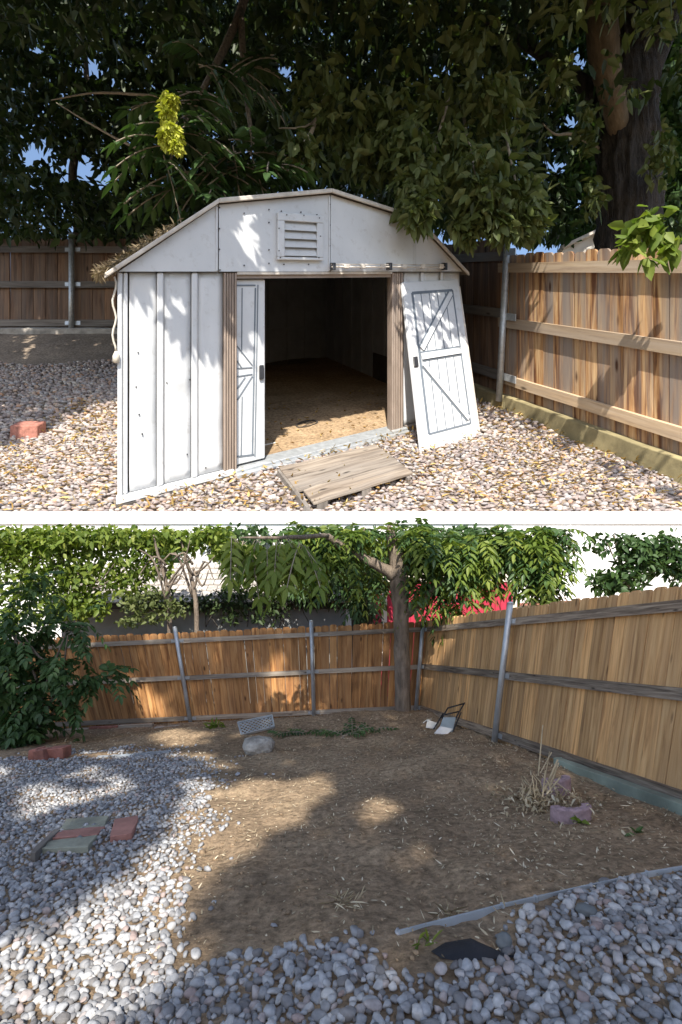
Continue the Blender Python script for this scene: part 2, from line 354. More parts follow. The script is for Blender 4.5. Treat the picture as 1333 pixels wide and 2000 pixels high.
# ================================================================== SETTING
def grid_sheet(name, xs, ys, hf, yard, m):
    X, Y = np.meshgrid(xs, ys); V = np.stack([X.ravel(), Y.ravel(), hf(X, Y).ravel()], 1); nx, ny = len(xs), len(ys)
    i = np.arange((nx - 1) * (ny - 1)); r, c = i // (nx - 1), i % (nx - 1); a = r * nx + c
    F = np.stack([a, a + 1, a + 1 + nx, a + nx], 1); o = mesh_obj(name, to_world(V, yard), F, m, None, True); o['kind'] = 'structure'; return o
WALL_Y = 8.25
def hL(x, y):
    """relief of the lower plot"""
    h = .03 * (vnoise(x, y, 3, 1.3) - .5) + .03 * (vnoise(x, y, 4, 4.0) - .5) + .016 * (vnoise(x, y, 5, 12) - .5) + .014 * (vnoise(x, y, 51, 26) - .5) * vnoise(x, y, 52, 2)
    h = h * sstep(.5, 1.2, y) * 1.0
    for (px, py, rx, ry, a) in ((690, 1410, .75, .30, .10), (520, 1425, .4, .2, .05), (920, 1480, .35, .5, .04), (560, 1460, .5, .10, -.03), (330, 1440, .5, .2, .05)):
        cx, cy, _ = Lw(px, py); h = h + a * np.exp(-((x - cx) / rx) ** 2 - ((y - cy) / ry) ** 2)
    for (ax, ay, bx, by) in ((830, 1690, 1000, 1860), (760, 1690, 900, 1830), (930, 1450, 1010, 1500)):           # footprints and drag marks
        A = np.array(Lw(ax, ay)[:2]); B = np.array(Lw(bx, by)[:2]); d = B - A; t = np.clip(((x - A[0]) * d[0] + (y - A[1]) * d[1]) / (d @ d), 0, 1)
        q = np.hypot(x - A[0] - t * d[0], y - A[1] - t * d[1]); h = h - .012 * np.exp(-(q / .03) ** 2) * (.5 + vnoise(x, y, 8, 9))
    return h
def hU(x, y):
    return .10 * (vnoise(x, y, 11, .5) - .5) * sstep(9, 11, y) + .95 * sstep(20.5, 25.5, y) * sstep(0, -4, x) + .05 * (vnoise(x, y, 12, 2.0) - .5)
xs = np.concatenate([np.linspace(-14, -3.7, 20), np.arange(-3.6, 2.4, .022), np.linspace(2.5, 14, 20)])
ys = np.concatenate([np.linspace(-12, .7, 14), np.arange(.75, 6.0, .022), np.linspace(6.1, WALL_Y + .3, 12)])
grid_sheet('ground', xs, ys, hL, 'L', M['soil'])
xs = np.concatenate([np.linspace(-90, -17, 16), np.arange(-16, 10, .2), np.linspace(10.5, 90, 16)])
ys = np.concatenate([np.arange(WALL_Y + .1, 27, .2), np.linspace(27.5, 200, 24)])
grid_sheet('terrace_ground', xs, ys, hU, 'U', M['terrace_soil'])

t = thing('added_white_wall', 'long added white wall under the gravel terrace, standing in for bright sky', 'wall', (0, WALL_Y, 0), None)  # added wall: its white face stands in for bright sky behind the lower trees
MB().box(-90, 90, WALL_Y, WALL_Y + .35, -4.5, -.20).build('wall_face', M['wall_white'], t)
for i in range(30):
    x = -45 + i * 3.0 + .7
    bevel(MB().box(x + .004, x + 2.996, WALL_Y - .03, WALL_Y + .30, -.197, .005).build('added_coping', M['wall_white'], t), .006)  # added white band along the wall top, dividing the two yards

# ------------------------------------------------------------------ fences
def dogear(mb, c, e, n, w, t, h0, h1, lean=lambda p: p):
    """one picket centred at c (x,y) along e, thickness along n"""
    k = w * .26; c = np.array(c); e = np.array(e); n = np.array(n)
    prof = [(-w / 2, h0), (w / 2, h0), (w / 2, h1 - k * .9), (w / 2 - k * .45, h1 - k * .25), (w / 2 - k, h1), (-w / 2 + k, h1), (-w / 2 + k * .45, h1 - k * .25), (-w / 2, h1 - k * .9)]
    f = [lean((*(c + e * a - n * t / 2), b)) for a, b in prof]; b_ = [lean((*(c + e * a + n * t / 2), b)) for a, b in prof]; m = len(prof)
    G = [(a + c[0] * 3, -t / 2, b) for a, b in prof] + [(a + c[0] * 3, t / 2, b) for a, b in prof]
    mb.add(f + b_, [tuple(range(m)), tuple(range(2 * m - 1, m - 1, -1))] + [(i + m, (i + 1) % m + m, (i + 1) % m, i) for i in range(m)]); return G
def fence(root, A, B, w, h0, h1, rails, mat_p, mat_r, yard, rt, rw, posts, pr, pt=.02, gap=.006, lean=lambda p: p, htop=None, post_h=None, jit=.01, face=-1, bracket=True):
    A = np.array(A, float); B = np.array(B, float); d = B - A; Ln = np.linalg.norm(d); e = d / Ln; n = np.array([-e[1], e[0]])
    if n[1] > 0: n = -n                                              # n points to the viewer
    if abs(e[1]) > abs(e[0]) and n[0] > 0: n = -n
    k = int(Ln / w); rng = random.Random(int(Ln * 1000) + k)
    for i in range(k):
        mb = MB(); s = (i + .5) * w; hh = h1 + rng.uniform(-jit, jit); ww = w - gap * rng.choice([.3, .5, .8, 1, 1.5])
        off = n * rng.uniform(-.1, .1) * pt; tilt = rng.uniform(-.004, .004) * h1
        def ln(p, tilt=tilt): q = (p[0] + e[0] * tilt * p[2] / h1, p[1] + e[1] * tilt * p[2] / h1, p[2]); return lean(q)
        G = dogear(mb, A + e * s + off, e, n, ww, pt, h0, hh, ln); mb.build('picket', mat_p, root, yard, False, G)
    # rails run between posts
    cuts = [0.0] + [p for p in posts if 0.02 * Ln < p < .98 * Ln] + [Ln]
    for j, hr in enumerate(rails):
        for a, b in zip(cuts[:-1], cuts[1:]):
            dz = rng.uniform(-.5, .5) * rw * .1; nn = max(2, int((b - a) / (w * 4)) + 1); q = n * (pt / 2 + rt / 2 + .004)
            ss = np.linspace(a + .004, b - .004, nn); lo = []
            mb = MB(); v = []; G = []
            for s in ss:
                c = A + e * s + q; wv = rng.uniform(-.03, .03) * rw
                for (sn, sh) in ((-1, -1), (1, -1), (1, 1), (-1, 1)):
                    v.append(lean((*(c + n * sn * rt / 2), hr + dz + wv + sh * rw / 2))); G.append((sh * rw / 2 + hr, sn * rt / 2, s))
            f = [(3, 2, 1, 0), tuple(4 * (nn - 1) + i for i in range(4))]
            for i in range(nn - 1):
                for m_ in range(4): f.append((4 * i + m_, 4 * i + (m_ + 1) % 4, 4 * i + 4 + (m_ + 1) % 4, 4 * i + 4 + m_))
            mb.add(v, f); mb.build('rail', mat_r, root, yard, False, G)
    for p in posts:
        c = A + e * p + n * (pt / 2 + rt + pr * 1.05); top = post_h if post_h else h1 + .02
        po = MB().tube([lean((*c, h0 - .10)), lean((*c, top * .5)), lean((*c, top))], pr, 12).build('post', M['galv'], root, yard, True)
        MB().tube([lean((*c, top + .001)), lean((*c, top + pr * .5)), lean((*c, top + pr * .9))], [pr * 1.1, pr * 1.0, pr * .35], 12).build('cap', M['galv'], po, yard, True)
        if bracket:
            for hr in rails:
                q = A + e * p + n * (pt / 2 + rt + .004)
                MB().beam(lean((*(q - e * pr * 3.0), hr)), lean((*(q + e * pr * 3.0), hr)), (0, 0, 1), pr * 1.5, pr * .35).build('bracket', M['galv'], po, yard)

# lower yard fences lean outwards a little, as old ones do
def leanL(p): return (p[0] + .10 * p[0] * p[2], p[1], p[2])
YB = 5.66
cornerL = (0.90, YB)
fb = thing('wooden_fence', 'orange cedar fence with grey rails and steel posts behind the shade tree', 'fence', (-1.2, YB, 0), 'L')
PB = [cornerL[0] - kx(x) * YB for x in (375, 614)]
fence(fb, cornerL, (-4.2, YB), .0785, -.02, 1.0, (.905, .495, .045), M['fenceL_back'], M['railL'], 'L', .022, .05, [PB[1], PB[0], cornerL[0] - kx(80) * YB], .021, .012, .0042, leanL, None, 1.045, .012)
fr = thing('wooden_fence', 'tan cedar fence with dark wavy-grained rails beside the mauve planter blocks', 'fence', (1.2, 3.8, 0), 'L')
eR = np.array([1.472 - .864, 2.4 - 5.63]); eR /= np.linalg.norm(eR)
A_R = np.array([.868, 5.638])
def sR(y): return (5.638 - y) / -eR[1]
fence(fr, A_R, A_R + eR * sR(1.5), .0795, -.02, 1.0, (.90, .495, .05), M['fenceL_right'], M['railLdark'], 'L', .025, .055, [.03, sR(3.85)], .023, .012, .003, leanL, None, 1.03, .008)

# upper yard fences
fu = thing('wooden_fence', 'dark brown cedar fence with one steel post behind the left side of the shed', 'fence', (-10, 26, 1), 'U')
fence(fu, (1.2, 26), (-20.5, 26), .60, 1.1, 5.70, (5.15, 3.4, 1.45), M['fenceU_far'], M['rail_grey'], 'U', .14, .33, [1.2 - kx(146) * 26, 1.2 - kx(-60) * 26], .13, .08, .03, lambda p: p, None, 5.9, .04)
dR = np.array([-1.59, 4.5]); dR /= np.linalg.norm(dR); PR0 = np.array([6.44, 10.5])
def ptR(y): return PR0 + dR * ((y - 10.5) / dR[1])
fn = thing('wooden_fence', 'rain-streaked orange and grey cedar fence standing on an ochre concrete kerb', 'fence', (*ptR(12), .5), 'U')
def lenR(y0, y1): return (y1 - y0) / dR[1]
fence(fn, ptR(15.2), ptR(8.35), .355, .45, 4.55, (4.16, 2.55, .90), M['fenceU_near'], M['rail_tan'], 'U', .11, .27, [], .1, .06, .012, lambda p: p, None, None, .035)
fd = thing('wooden_fence', 'dark brown cedar fence section running behind the leaning white door', 'fence', (*ptR(17), .5), 'U')
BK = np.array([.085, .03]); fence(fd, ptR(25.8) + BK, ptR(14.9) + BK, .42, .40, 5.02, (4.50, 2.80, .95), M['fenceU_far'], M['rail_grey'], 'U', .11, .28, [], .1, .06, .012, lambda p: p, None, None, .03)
t = thing('steel_post', 'tall leaning galvanised post where two fence sections meet beside the shed', 'fence post', (*ptR(14.9), .45), 'U')
pc = ptR(14.9) + np.array([-.942, -.334]) * .34
po = MB().tube([(*pc, .30), (pc[0] + .12, pc[1], 2.6), (pc[0] + .26, pc[1], 5.25)], .095, 14).build('pole', M['galv'], t, 'U', True)
for hb in (4.6, 2.75, 1.0):
    q = ptR(14.9) + np.array([-.942, -.334]) * .19
    MB().beam((*(q - dR * .05), hb), (*(q - dR * .55), hb), (0, 0, 1), .20, .03).build('bracket', M['galv'], t, 'U')

# concrete kerbs
nR = np.array([-.942, -.334])
def kerb(name, label, pA, pB, n, off, thick, h0, h1, m, yard, seed, nseg=24, cat='kerb'):
    rg = np.random.default_rng(seed); pA = np.array(pA); pB = np.array(pB); v = []; 
    for s in np.linspace(0, 1, nseg):
        c = pA + (pB - pA) * s; j = rg.normal(0, .012, 4) * thick * 4
        v += [(*(c + n * (off + thick) + n * j[0] * .3), h0), (*(c + n * (off + thick) + n * j[1] * .3), h1 + j[2] * .4), (*(c + n * off), h1 + j[3] * .4), (*(c + n * off), h0)]
    f = [(0, 1, 2, 3), tuple(4 * (nseg - 1) + i for i in (3, 2, 1, 0))]
    for i in range(nseg - 1):
        for k in range(4): f.append((4 * i + k, 4 * i + (k + 1) % 4, 4 * i + 4 + (k + 1) % 4, 4 * i + 4 + k))
    o = MB().add(v, f).build(name, m, None, yard); bevel(o, thick * .06, 2); return tag(o, label, cat)
kerb('concrete_kerb', 'ochre stained concrete kerb under the rain-streaked fence', ptR(14.8), ptR(8.4), nR, -.12, .36, -.25, .46, M['concrete_ochre'], 'U', 1)
kerb('concrete_kerb', 'dark mossy kerb end behind the leaning white door', ptR(24), ptR(14.86), nR, -.12, .36, -.25, .42, M['concrete_ochre'], 'U', 2)
kerb('concrete_kerb', 'pale crumbling concrete footing under the dark fence behind the shed', (-6.0, 25.85), (-20.0, 25.85), np.array([0, -1.0]), 0, .5, -.3, 1.22, M['concrete'], 'U', 3)
a = np.array(Lw(1110, 1500)[:2]); b = np.array(Lw(1420, 1660)[:2])
kerb('concrete_kerb', 'green stained concrete kerb at the foot of the tan fence', A_R + eR * sR(3.05), A_R + eR * sR(1.6), np.array([-.98, -.18]), .045, .05, -.04, .055, M['concrete_green'], 'L', 4)
kerb('concrete_footing', 'greenish half-buried concrete lump at the foot of a fence post', (kx(590) * 5.3, 5.30), (kx(690) * 5.3, 5.34), np.array([0, -1.0]), 0, .16, -.06, .045, M['concrete_green'], 'L', 5, 10, 'footing')
for i, (x0, x1, h1, mm, lb) in enumerate(((112, 175, .03, 'railL', 'grey board lying under the orange fence beside the shrub'), (177, 232, .045, 'brick', 'reddish board lying under the orange fence'), (234, 300, .05, 'railL', 'grey plank propped under the orange fence next to the concrete'), )):
    q = MB().box(kx(x0) * 5.5, kx(x1) * 5.5, 5.46, 5.52, -.06, h1 - .02).build('board', M[mm], None, 'L'); bevel(q, .004); tag(q, lb, 'board')
kerb('concrete_footing', 'pale concrete footing under the post at the left end of the grass tuft', (kx(305) * 5.45, 5.5), (kx(385) * 5.45, 5.5), np.array([0, -1.0]), 0, .1, -.08, .0, M['concrete'], 'L', 6, 10, 'footing')

# ------------------------------------------------------------------ shed
A0 = np.array([-3.88, 8.88]); EU = np.array([7.2, 5.32]); SW = float(np.linalg.norm(EU)); EU /= SW; EW = np.array([-.388, .9217])
SD = 10.2
def S(u, w, h): q = A0 + EU * u + EW * w; return (q[0], q[1], h)
def su(px): k = kx(px); return SW * (3.88 + 8.88 * k) / (7.2 - 5.32 * k)
def sh(px, py): q = A0 + EU * su(px); return HU + (530.0 - py) * q[1] / 1000
def sbox(mb, u0, u1, w0, w1, h0, h1):
    return mb.hexa([S(u0, w0, h0), S(u1, w0, h0), S(u1, w1, h0), S(u0, w1, h0)], [S(u0, w0, h1), S(u1, w0, h1), S(u1, w1, h1), S(u0, w1, h1)])
EH = 4.04
shed = thing('garden_shed', 'white sheet-metal garden shed with barn roof, brown door posts and open doorway', 'shed', S(SW / 2, SD / 2, 0), 'U')
# front wall sheets : pan with two raised ribs, slightly dented
def sheet(u0, u1, h0, h1, name='wall_sheet', ribs=(), w=0.0, t=.04, mat='shed_white', seed=0, dent=.035):
    nu, nh = max(4, int((u1 - u0) / .09)), max(4, int((h1 - h0) / .14)); us = np.linspace(u0, u1, nu); hs = np.linspace(h0, h1, nh); v = []
    for h in hs:
        for uu in us:
            d = dent * (vnoise(uu * 2.3 + seed, h * 1.9, 21) - .5) * 2 + dent * .8 * (vnoise(uu * 6 + seed, h * 5, 22) - .5)
            edge = min(1.0, min(uu - u0, u1 - uu) / .15, min(h - h0, h1 - h) / .15); q = S(uu, w - d * max(0, edge), h); v.append(q)
    f = [(r * nu + c, r * nu + c + 1, (r + 1) * nu + c + 1, (r + 1) * nu + c) for r in range(nh - 1) for c in range(nu - 1)]
    mb = MB().add(v, f); o = mb.build(name, M[mat], shed, 'U', True); s = o.modifiers.new('thick', 'SOLIDIFY'); s.thickness = t; s.offset = 1 if False else -1
    return o
edges = [su(232), su(313), su(380), su(436)]
for i in range(3): sheet(edges[i] + (.182 if i == 0 else .074), edges[i + 1] - .074 if i < 2 else edges[3] - .01, .16, EH - .015, seed=i * 3.7)
for e_ in edges[1:3]:                                                # raised standing seams between the sheets
    rib = MB(); sbox(rib, e_ - .062, e_ + .062, -.06, .03, .15, EH - .02); bevel(rib.build('seam_rib', M['shed_white'], shed, 'U'), .03, 2)
for k, (a, b) in enumerate(((.0, .085), (.095, .17))):
    rib = MB(); sbox(rib, a, b, -.05 + k * .012, .04, .15 if k else .10, EH - .02); bevel(rib.build('corner_trim', M['shed_white'], shed, 'U'), .025, 2)
er = [su(786), su(824), su(862), SW]
for i in range(3): sheet(er[i] + .066, er[i + 1] - .066, .16, EH - .015, seed=20 + i)
for e_ in er[1:3]:
    rib = MB(); sbox(rib, e_ - .055, e_ + .055, -.05, .03, .15, EH - .02); bevel(rib.build('seam_rib', M['shed_white'], shed, 'U'), .025, 2)
# brown ribbed door posts and lintel
for (a, b) in ((436, 462), (763, 785)):
    u0, u1 = su(a), su(b); g = (u1 - u0) / 5
    mb = MB(); sbox(mb, u0, u1, -.03, .16, .06, EH - .02); post = mb.build('door_post', M['brown_metal'], shed, 'U')
    for j in range(5):
        mb = MB(); sbox(mb, u0 + g * j + g * .12, u0 + g * (j + 1) - g * .12, -.075 - (.02 if j in (0, 4) else 0), -.0302, .062, EH - .022); bevel(mb.build('flute', M['brown_metal'], post, 'U'), .015)
mb = MB(); sbox(mb, su(462) + .002, su(763) - .002, -.04, .12, EH - .14, EH - .004); mb.build('lintel', M['brown_metal'], shed, 'U')
mb = MB(); sbox(mb, su(462), su(763), -.09, -.041, EH - .06, EH - .006); mb.build('lintel_lip', M['trim'], shed, 'U')
# sills
for j, (w0, w1, h1) in enumerate(((-.30, -.20, .10), (-.19, -.08, .145), (-.07, .30, .12))):
    mb = MB(); sbox(mb, su(462) - .05, su(790), w0, w1, .0, h1); bevel(mb.build('sill_track', M['galv'], shed, 'U'), .012)
mb = MB(); sbox(mb, -.02, su(462) - .06, -.12, .1, .03, .145); bevel(mb.build('base_rail', M['shed_white'], shed, 'U'), .02)
mb = MB(); sbox(mb, -.03, su(462) - .06, -.16, .1, -.25, .028); mb.build('base_timber', M['dark_board'], shed, 'U')
mb = MB(); sbox(mb, su(462) - .055, su(790), -.16, -.02, -.2, -.003); mb.build('base_timber', M['rail_grey'], shed, 'U')
mb = MB(); sbox(mb, su(790) + .004, SW, -.14, .1, -.2, .15); mb.build('base_timber', M['rail_grey'], shed, 'U')
# gable sheets
gp = [(-.0, 0.0), (su(425), 1.29), (SW / 2, 1.72), (SW - su(425), 1.29), (SW, 0.0)]
for i in range(4):
    (u0, g0), (u1, g1) = gp[i], gp[i + 1]; lo = EH + .0
    mb = MB(); q = .012
    if i == 0: pr = [(u0 + .02, lo), (u1 - q, lo), (u1 - q, lo + g1)]
    elif i == 3: pr = [(u0 + q, lo), (u1 - .02, lo), (u0 + q, lo + g0)]
    else: pr = [(u0 + q, lo), (u1 - q, lo), (u1 - q, lo + g1), (u0 + q, lo + g0)]
    m_ = len(pr); mb.add([S(a, -.10, b) for a, b in pr] + [S(a, -.02, b) for a, b in pr], [tuple(range(m_)), tuple(range(2 * m_ - 1, m_ - 1, -1))] + [(k, k + m_, (k + 1) % m_ + m_, (k + 1) % m_) for k in range(m_)])
    mb.build('gable_sheet', M['shed_white'], shed, 'U')
for uu, g in ((su(425), 1.27), (SW / 2, 1.70), (SW - su(425), 1.27)):
    mb = MB(); sbox(mb, uu - .05, uu - .014, -.125, -.1002, EH + .02, EH + g - .03); mb.build('seam_strip', M['shed_white'], shed, 'U')
# roof: four slopes with a rake trim along the front
rp = [(-.20, -.10), (su(425), 1.33), (SW / 2, 1.77), (SW - su(425), 1.33), (SW + .16, -.10)]
for i in range(4):
    (u0, g0), (u1, g1) = rp[i], rp[i + 1]
    mb = MB(); mb.hexa([S(u0, -.16, EH + g0), S(u1, -.16, EH + g1), S(u1, SD + .2, EH + g1), S(u0, SD + .2, EH + g0)], [S(u0, -.16, EH + g0 + .06), S(u1, -.16, EH + g1 + .06), S(u1, SD + .2, EH + g1 + .06), S(u0, SD + .2, EH + g0 + .06)])
    rf = mb.build('roof_slope', M['roof_felt'], shed, 'U')
    mb = MB(); mb.hexa([S(u0, -.24, EH + g0 - .02), S(u1, -.24, EH + g1 - .02), S(u1, -.162, EH + g1 - .02), S(u0, -.162, EH + g0 - .02)], [S(u0, -.24, EH + g0 + .075), S(u1, -.24, EH + g1 + .075), S(u1, -.162, EH + g1 + .075), S(u0, -.162, EH + g0 + .075)])
    bevel(mb.build('rake_trim', M['trim'], rf, 'U'), .015)
# dead leaves and needles lying along the low left roof edge
n = 900; uu = -.30 + (su(425) * .75) * RNG.random(n) ** 2.2; ww = RNG.uniform(-.22, 2.6, n); gg = EH - .02 + (uu + .2) / (su(425) + .2) * 1.43 + .03 + RNG.random(n) * .05
Pt = to_world([S(a, b, c) for a, b, c in zip(uu, ww, gg)], 'U'); Dn = rand_dirs(n, .2); Dn[:, 0] -= .5
V, F = blades(Pt, unit(Dn), rand_dirs(n, -1), .17, .03); o = mesh_obj('roof_litter', V, F, M['litterL'], shed, False, np.repeat(RNG.random(n) * .32, 6)); o['kind'] = 'stuff'
# vent
v0, v1, h0, h1 = su(538), su(626), sh(580, 508), sh(580, 419)
vent = MB(); sbox(vent, v0 + .1, v1 - .1, -.115, -.101, h0 + .1, h1 - .1); vent = vent.build('vent', M['inner_dark'], shed, 'U')
fw = .165
for (a, b, c, d) in ((v0, v1, h0, h0 + .06), (v0, v1, h1 - fw, h1), (v0, v0 + fw, h0 + .062, h1 - fw - .002), (v1 - fw, v1, h0 + .062, h1 - fw - .002)):
    mb = MB(); sbox(mb, a, b, -.20, -.102, c, d); bevel(mb.build('frame', M['shed_white'], vent, 'U'), .012)
for j in range(4):
    hh = h0 + .09 + j * (h1 - h0 - fw - .10) / 4; dh = (h1 - h0 - fw - .10) / 4
    mb = MB(); a, b = v0 + fw + .004, v1 - fw - .004
    mb.hexa([S(a, -.19, hh), S(b, -.19, hh), S(b, -.175, hh), S(a, -.175, hh)], [S(a, -.12, hh + dh * .82), S(b, -.12, hh + dh * .82), S(b, -.105, hh + dh * .82), S(a, -.105, hh + dh * .82)]); mb.build('slat', M['shed_white'], vent, 'U')
# screws
def dots(lst, r, name, w=-.105):
    mb = MB()
    for (px, py) in lst:
        u_, h_ = su(px), sh(px, py); mb.tube([S(u_, w + .01, h_), S(u_, w - .02, h_)], r, 6)
    o = mb.build(name, M['black'], shed, 'U'); o['kind'] = 'stuff'; return o
dots([(427, 406), (427, 447), (427, 487), (428, 527), (475, 417), (475, 518), (523, 410), (523, 435), (523, 488), (523, 514), (547, 413), (585, 415), (616, 420), (625, 424), (626, 450), (625, 498), (600, 516), (552, 516), (807, 465), (641, 400), (641, 440), (641, 480)], .015, 'screws')
dots([(540, 447), (540, 490), (543, 503), (620, 462), (617, 503), (555, 421), (588, 422), (618, 427)], .013, 'vent_screws', -.20)
dots([(266, 755), (326, 747), (371, 741), (272, 809), (278, 847), (366, 887), (402, 913), (268, 968), (325, 954), (270, 688)], .014, 'wall_screws', -.005)
# hanging rail for the sliding doors
rail = MB(); rail.tube([S(su(640), -.26, sh(640, 521)), S(su(863), -.26, sh(863, 521))], .022, 8).tube([S(su(640), -.24, sh(640, 516)), S(su(863), -.24, sh(863, 517))], .014, 8)
rail = rail.build('door_rail', M['trim'], shed, 'U', True)
for px in (644, 753, 860):
    mb = MB(); sbox(mb, su(px) - .04, su(px) + .04, -.31, -.102, sh(px, 527), sh(px, 513)); bevel(mb.build('bracket', M['black'], rail, 'U'), .01)
for px in (669, 700, 739, 781, 816, 852):
    mb = MB(); sbox(mb, su(px) - .075, su(px) + .075, -.295, -.20, sh(px, 524.5), sh(px, 515)); bevel(mb.build('roller', M['trim'], rail, 'U'), .02)
# sliding door standing half behind the left post
D0, D1, dh0, dh1 = su(455), su(519), .16, EH - .16
mb = MB(); sbox(mb, D0, D1, .04, .12, dh0, dh1); sd = bevel(mb.build('sliding_door', M['shed_white'], shed, 'U'), .02)
def dline(u0, h0, u1, h1, wd, mat='shed_line', name='panel_line', w=.04):
    a = np.array(S(u0, w - .006, h0)); b = np.array(S(u1, w - .006, h1)); p = np.array([*(EU), 0]); d = b - a; side = np.cross(d, np.array([-EW[0], -EW[1], 0]))
    MB().beam(a, b, side, wd, .012).build(name, M[mat], sd, 'U')
up_ = lambda px, py: (su(px), sh(px, py))
for (p, q, wd) in (((500, 562), (494, 888), .03), ((505, 556), (499, 893), .022), ((463, 557), (500, 557), .03), ((463, 893), (497, 889), .03), ((474, 562), (473, 690), .02), ((474, 775), (472, 890), .02)):
    dline(*up_(*p), *up_(*q), wd)
for (p, q) in (((463, 720), (494, 718)), ((463, 736), (494, 731))): dline(*up_(*p), *up_(*q), .02)
for (p, q) in (((464, 676), (494, 714)), ((464, 705), (474, 720)), ((494, 735), (464, 782)), ((480, 737), (464, 760))): dline(*up_(*p), *up_(*q), .022)
mb = MB(); sbox(mb, su(507), su(516), -.01, .035, sh(512, 741), sh(512, 713)); bevel(mb.build('handle', M['black'], sd, 'U'), .015)
# floor, inner walls
for j, (a, b, c, d) in enumerate(((.1, 3.4, .32, 4.0), (3.41, 6.6, .32, 4.0), (6.61, SW - .1, .32, 4.0), (.1, 3.4, 4.01, SD - .1), (3.41, 6.6, 4.01, SD - .1), (6.61, SW - .1, 4.01, SD - .1))):
    mb = MB(); sbox(mb, a, b, c, d, .05, .10 + j * .002); mb.build('floor_sheet', M['plywood'], shed, 'U')
mb = MB(); sbox(mb, SW - .06, SW, .05, SD, 0, EH + .0); mb.build('side_wall', M['inner_dark'], shed, 'U')
mb = MB(); sbox(mb, 0, .06, .05, SD, 0, EH + .0); mb.build('side_wall', M['shed_white'], shed, 'U')
mb = MB(); mb.add([S(a, SD, b) for a, b in ((0, 0), (SW, 0), (SW, EH), (SW - su(425), EH + 1.3), (SW / 2, EH + 1.74), (su(425), EH + 1.3), (0, EH))] + [S(a, SD + .06, b) for a, b in ((0, 0), (SW, 0), (SW, EH), (SW - su(425), EH + 1.3), (SW / 2, EH + 1.74), (su(425), EH + 1.3), (0, EH))], [tuple(range(7)), tuple(range(13, 6, -1))] + [(k, k + 7, (k + 1) % 7 + 7, (k + 1) % 7) for k in range(7)]); mb.build('back_wall', M['inner_dark'], shed, 'U')
for w_ in np.arange(.6, SD, .95):
    mb = MB(); sbox(mb, SW - .11, SW - .061, w_, w_ + .06, .1, EH); mb.build('wall_rib', M['inner_dark'], shed, 'U')
for u_ in np.arange(.5, SW, .9):
    mb = MB(); sbox(mb, u_, u_ + .06, SD - .05, SD - .001, .1, EH); mb.build('wall_rib', M['inner_dark'], shed, 'U')
mb = MB(); sbox(mb, SW - .16, SW - .112, .6, 5.2, .12, 1.05); mb.build('kick_board', M['dark_board'], shed, 'U')
mb = MB(); sbox(mb, .3, SW - .3, SD - .1, SD - .052, 1.5, 1.62); mb.build('girt', M['inner_dark'], shed, 'U')
# bits lying on the shed floor
q = U(523, 868, .11); o = MB().beam((q[0] - .12, q[1] - .08, .115), (q[0] + .16, q[1] + .10, .12), (0, 1, 0), .05, .012).build('wood_sliver', M['cream'], None, 'U'); tag(o, 'pale sliver of wood lying on the shed floor', 'wood scrap')
c0 = np.array(U(600, 828, .11)); pts = [c0 + np.array([.22 * math.cos(a) * (1 + .25 * math.sin(2.3 * a)), .30 * math.sin(a * 1.1), .012 + .006 * math.sin(a * 3)]) for a in np.linspace(0, 11, 48)]
o = MB().tube(pts, .011, 5).build('wire_loop', M['dark_board'], None, 'U', True); tag(o, 'thin dark wire coiled on the shed floor', 'wire')
# cord hanging at the left corner
pts = [(*S(-.05 + .03 * math.sin(k * 1.1), -.06, 3.95 - k * .1)[:2], 3.95 - k * .1) for k in range(14)]
cd = thing('power_cord', 'cream electric cord with plug hanging down the left corner of the shed', 'cord', pts[-1], 'U')
MB().tube(pts, .018, 6).build('cable', M['cord'], cd, 'U', True)
e = pts[-1]; MB().tube([(e[0], e[1], e[2] + .02), (e[0], e[1], e[2] - .06), (e[0], e[1], e[2] - .16), (e[0], e[1], e[2] - .18)], [.025, .06, .06, .03], 10).build('plug', M['cord'], cd, 'U', True)

# door leaning on the front wall
cTL = np.array(UH(784, 552, 12.76)); cTR = np.array(UH(893, 546, 14.0)); cBR = np.array(U(935, 852, .02)); cBL = np.array(U(822, 884, .02))
nq = np.cross(cBR - cBL, cTL - cBL); r0 = np.array(UH(893, 546, 0.0)); r1 = np.array(UH(893, 546, 1.0)) - r0
cTR = r0 + r1 * (nq @ (cBL - r0)) / (nq @ r1)                         # keep the panel flat
ld = thing('leaning_door', 'loose white barn-pattern door panel leaning on the right of the shed front', 'door', tuple((cBL + cBR) / 2), 'U')
nD = np.cross(cBR - cBL, cTL - cBL); nD /= np.linalg.norm(nD)
if nD[1] > 0: nD = -nD
def DP(s, t_, off=0.0): return (1 - t_) * ((1 - s) * cTL + s * cTR) + t_ * ((1 - s) * cBL + s * cBR) + nD * off
mb = MB(); mb.hexa([DP(0, 1, -.06), DP(1, 1, -.06), DP(1, 1, .05), DP(0, 1, .05)], [DP(0, 0, -.06), DP(1, 0, -.06), DP(1, 0, .05), DP(0, 0, .05)]); bevel(mb.build('panel', M['shed_white'], ld, 'U'), .02)
mb = MB(); mb.hexa([DP(1.002, .97, -.05), DP(1.03, .97, -.05), DP(1.03, .97, .03), DP(1.002, .97, .03)], [DP(1.002, .05, -.05), DP(1.03, .05, -.05), DP(1.03, .05, .03), DP(1.002, .05, .03)]); mb.build('edge_strip', M['trim'], ld, 'U')
def bar(p, q, wd, mat, th, name, base=.05):
    a = DP(*p, base + th / 2); b = DP(*q, base + th / 2); MB().beam(a, b, np.cross(b - a, nD), wd, th).build(name, M[mat], ld, 'U')
fx0, fx1, fy0, fy1, my = .14, .86, .075, .915, .475
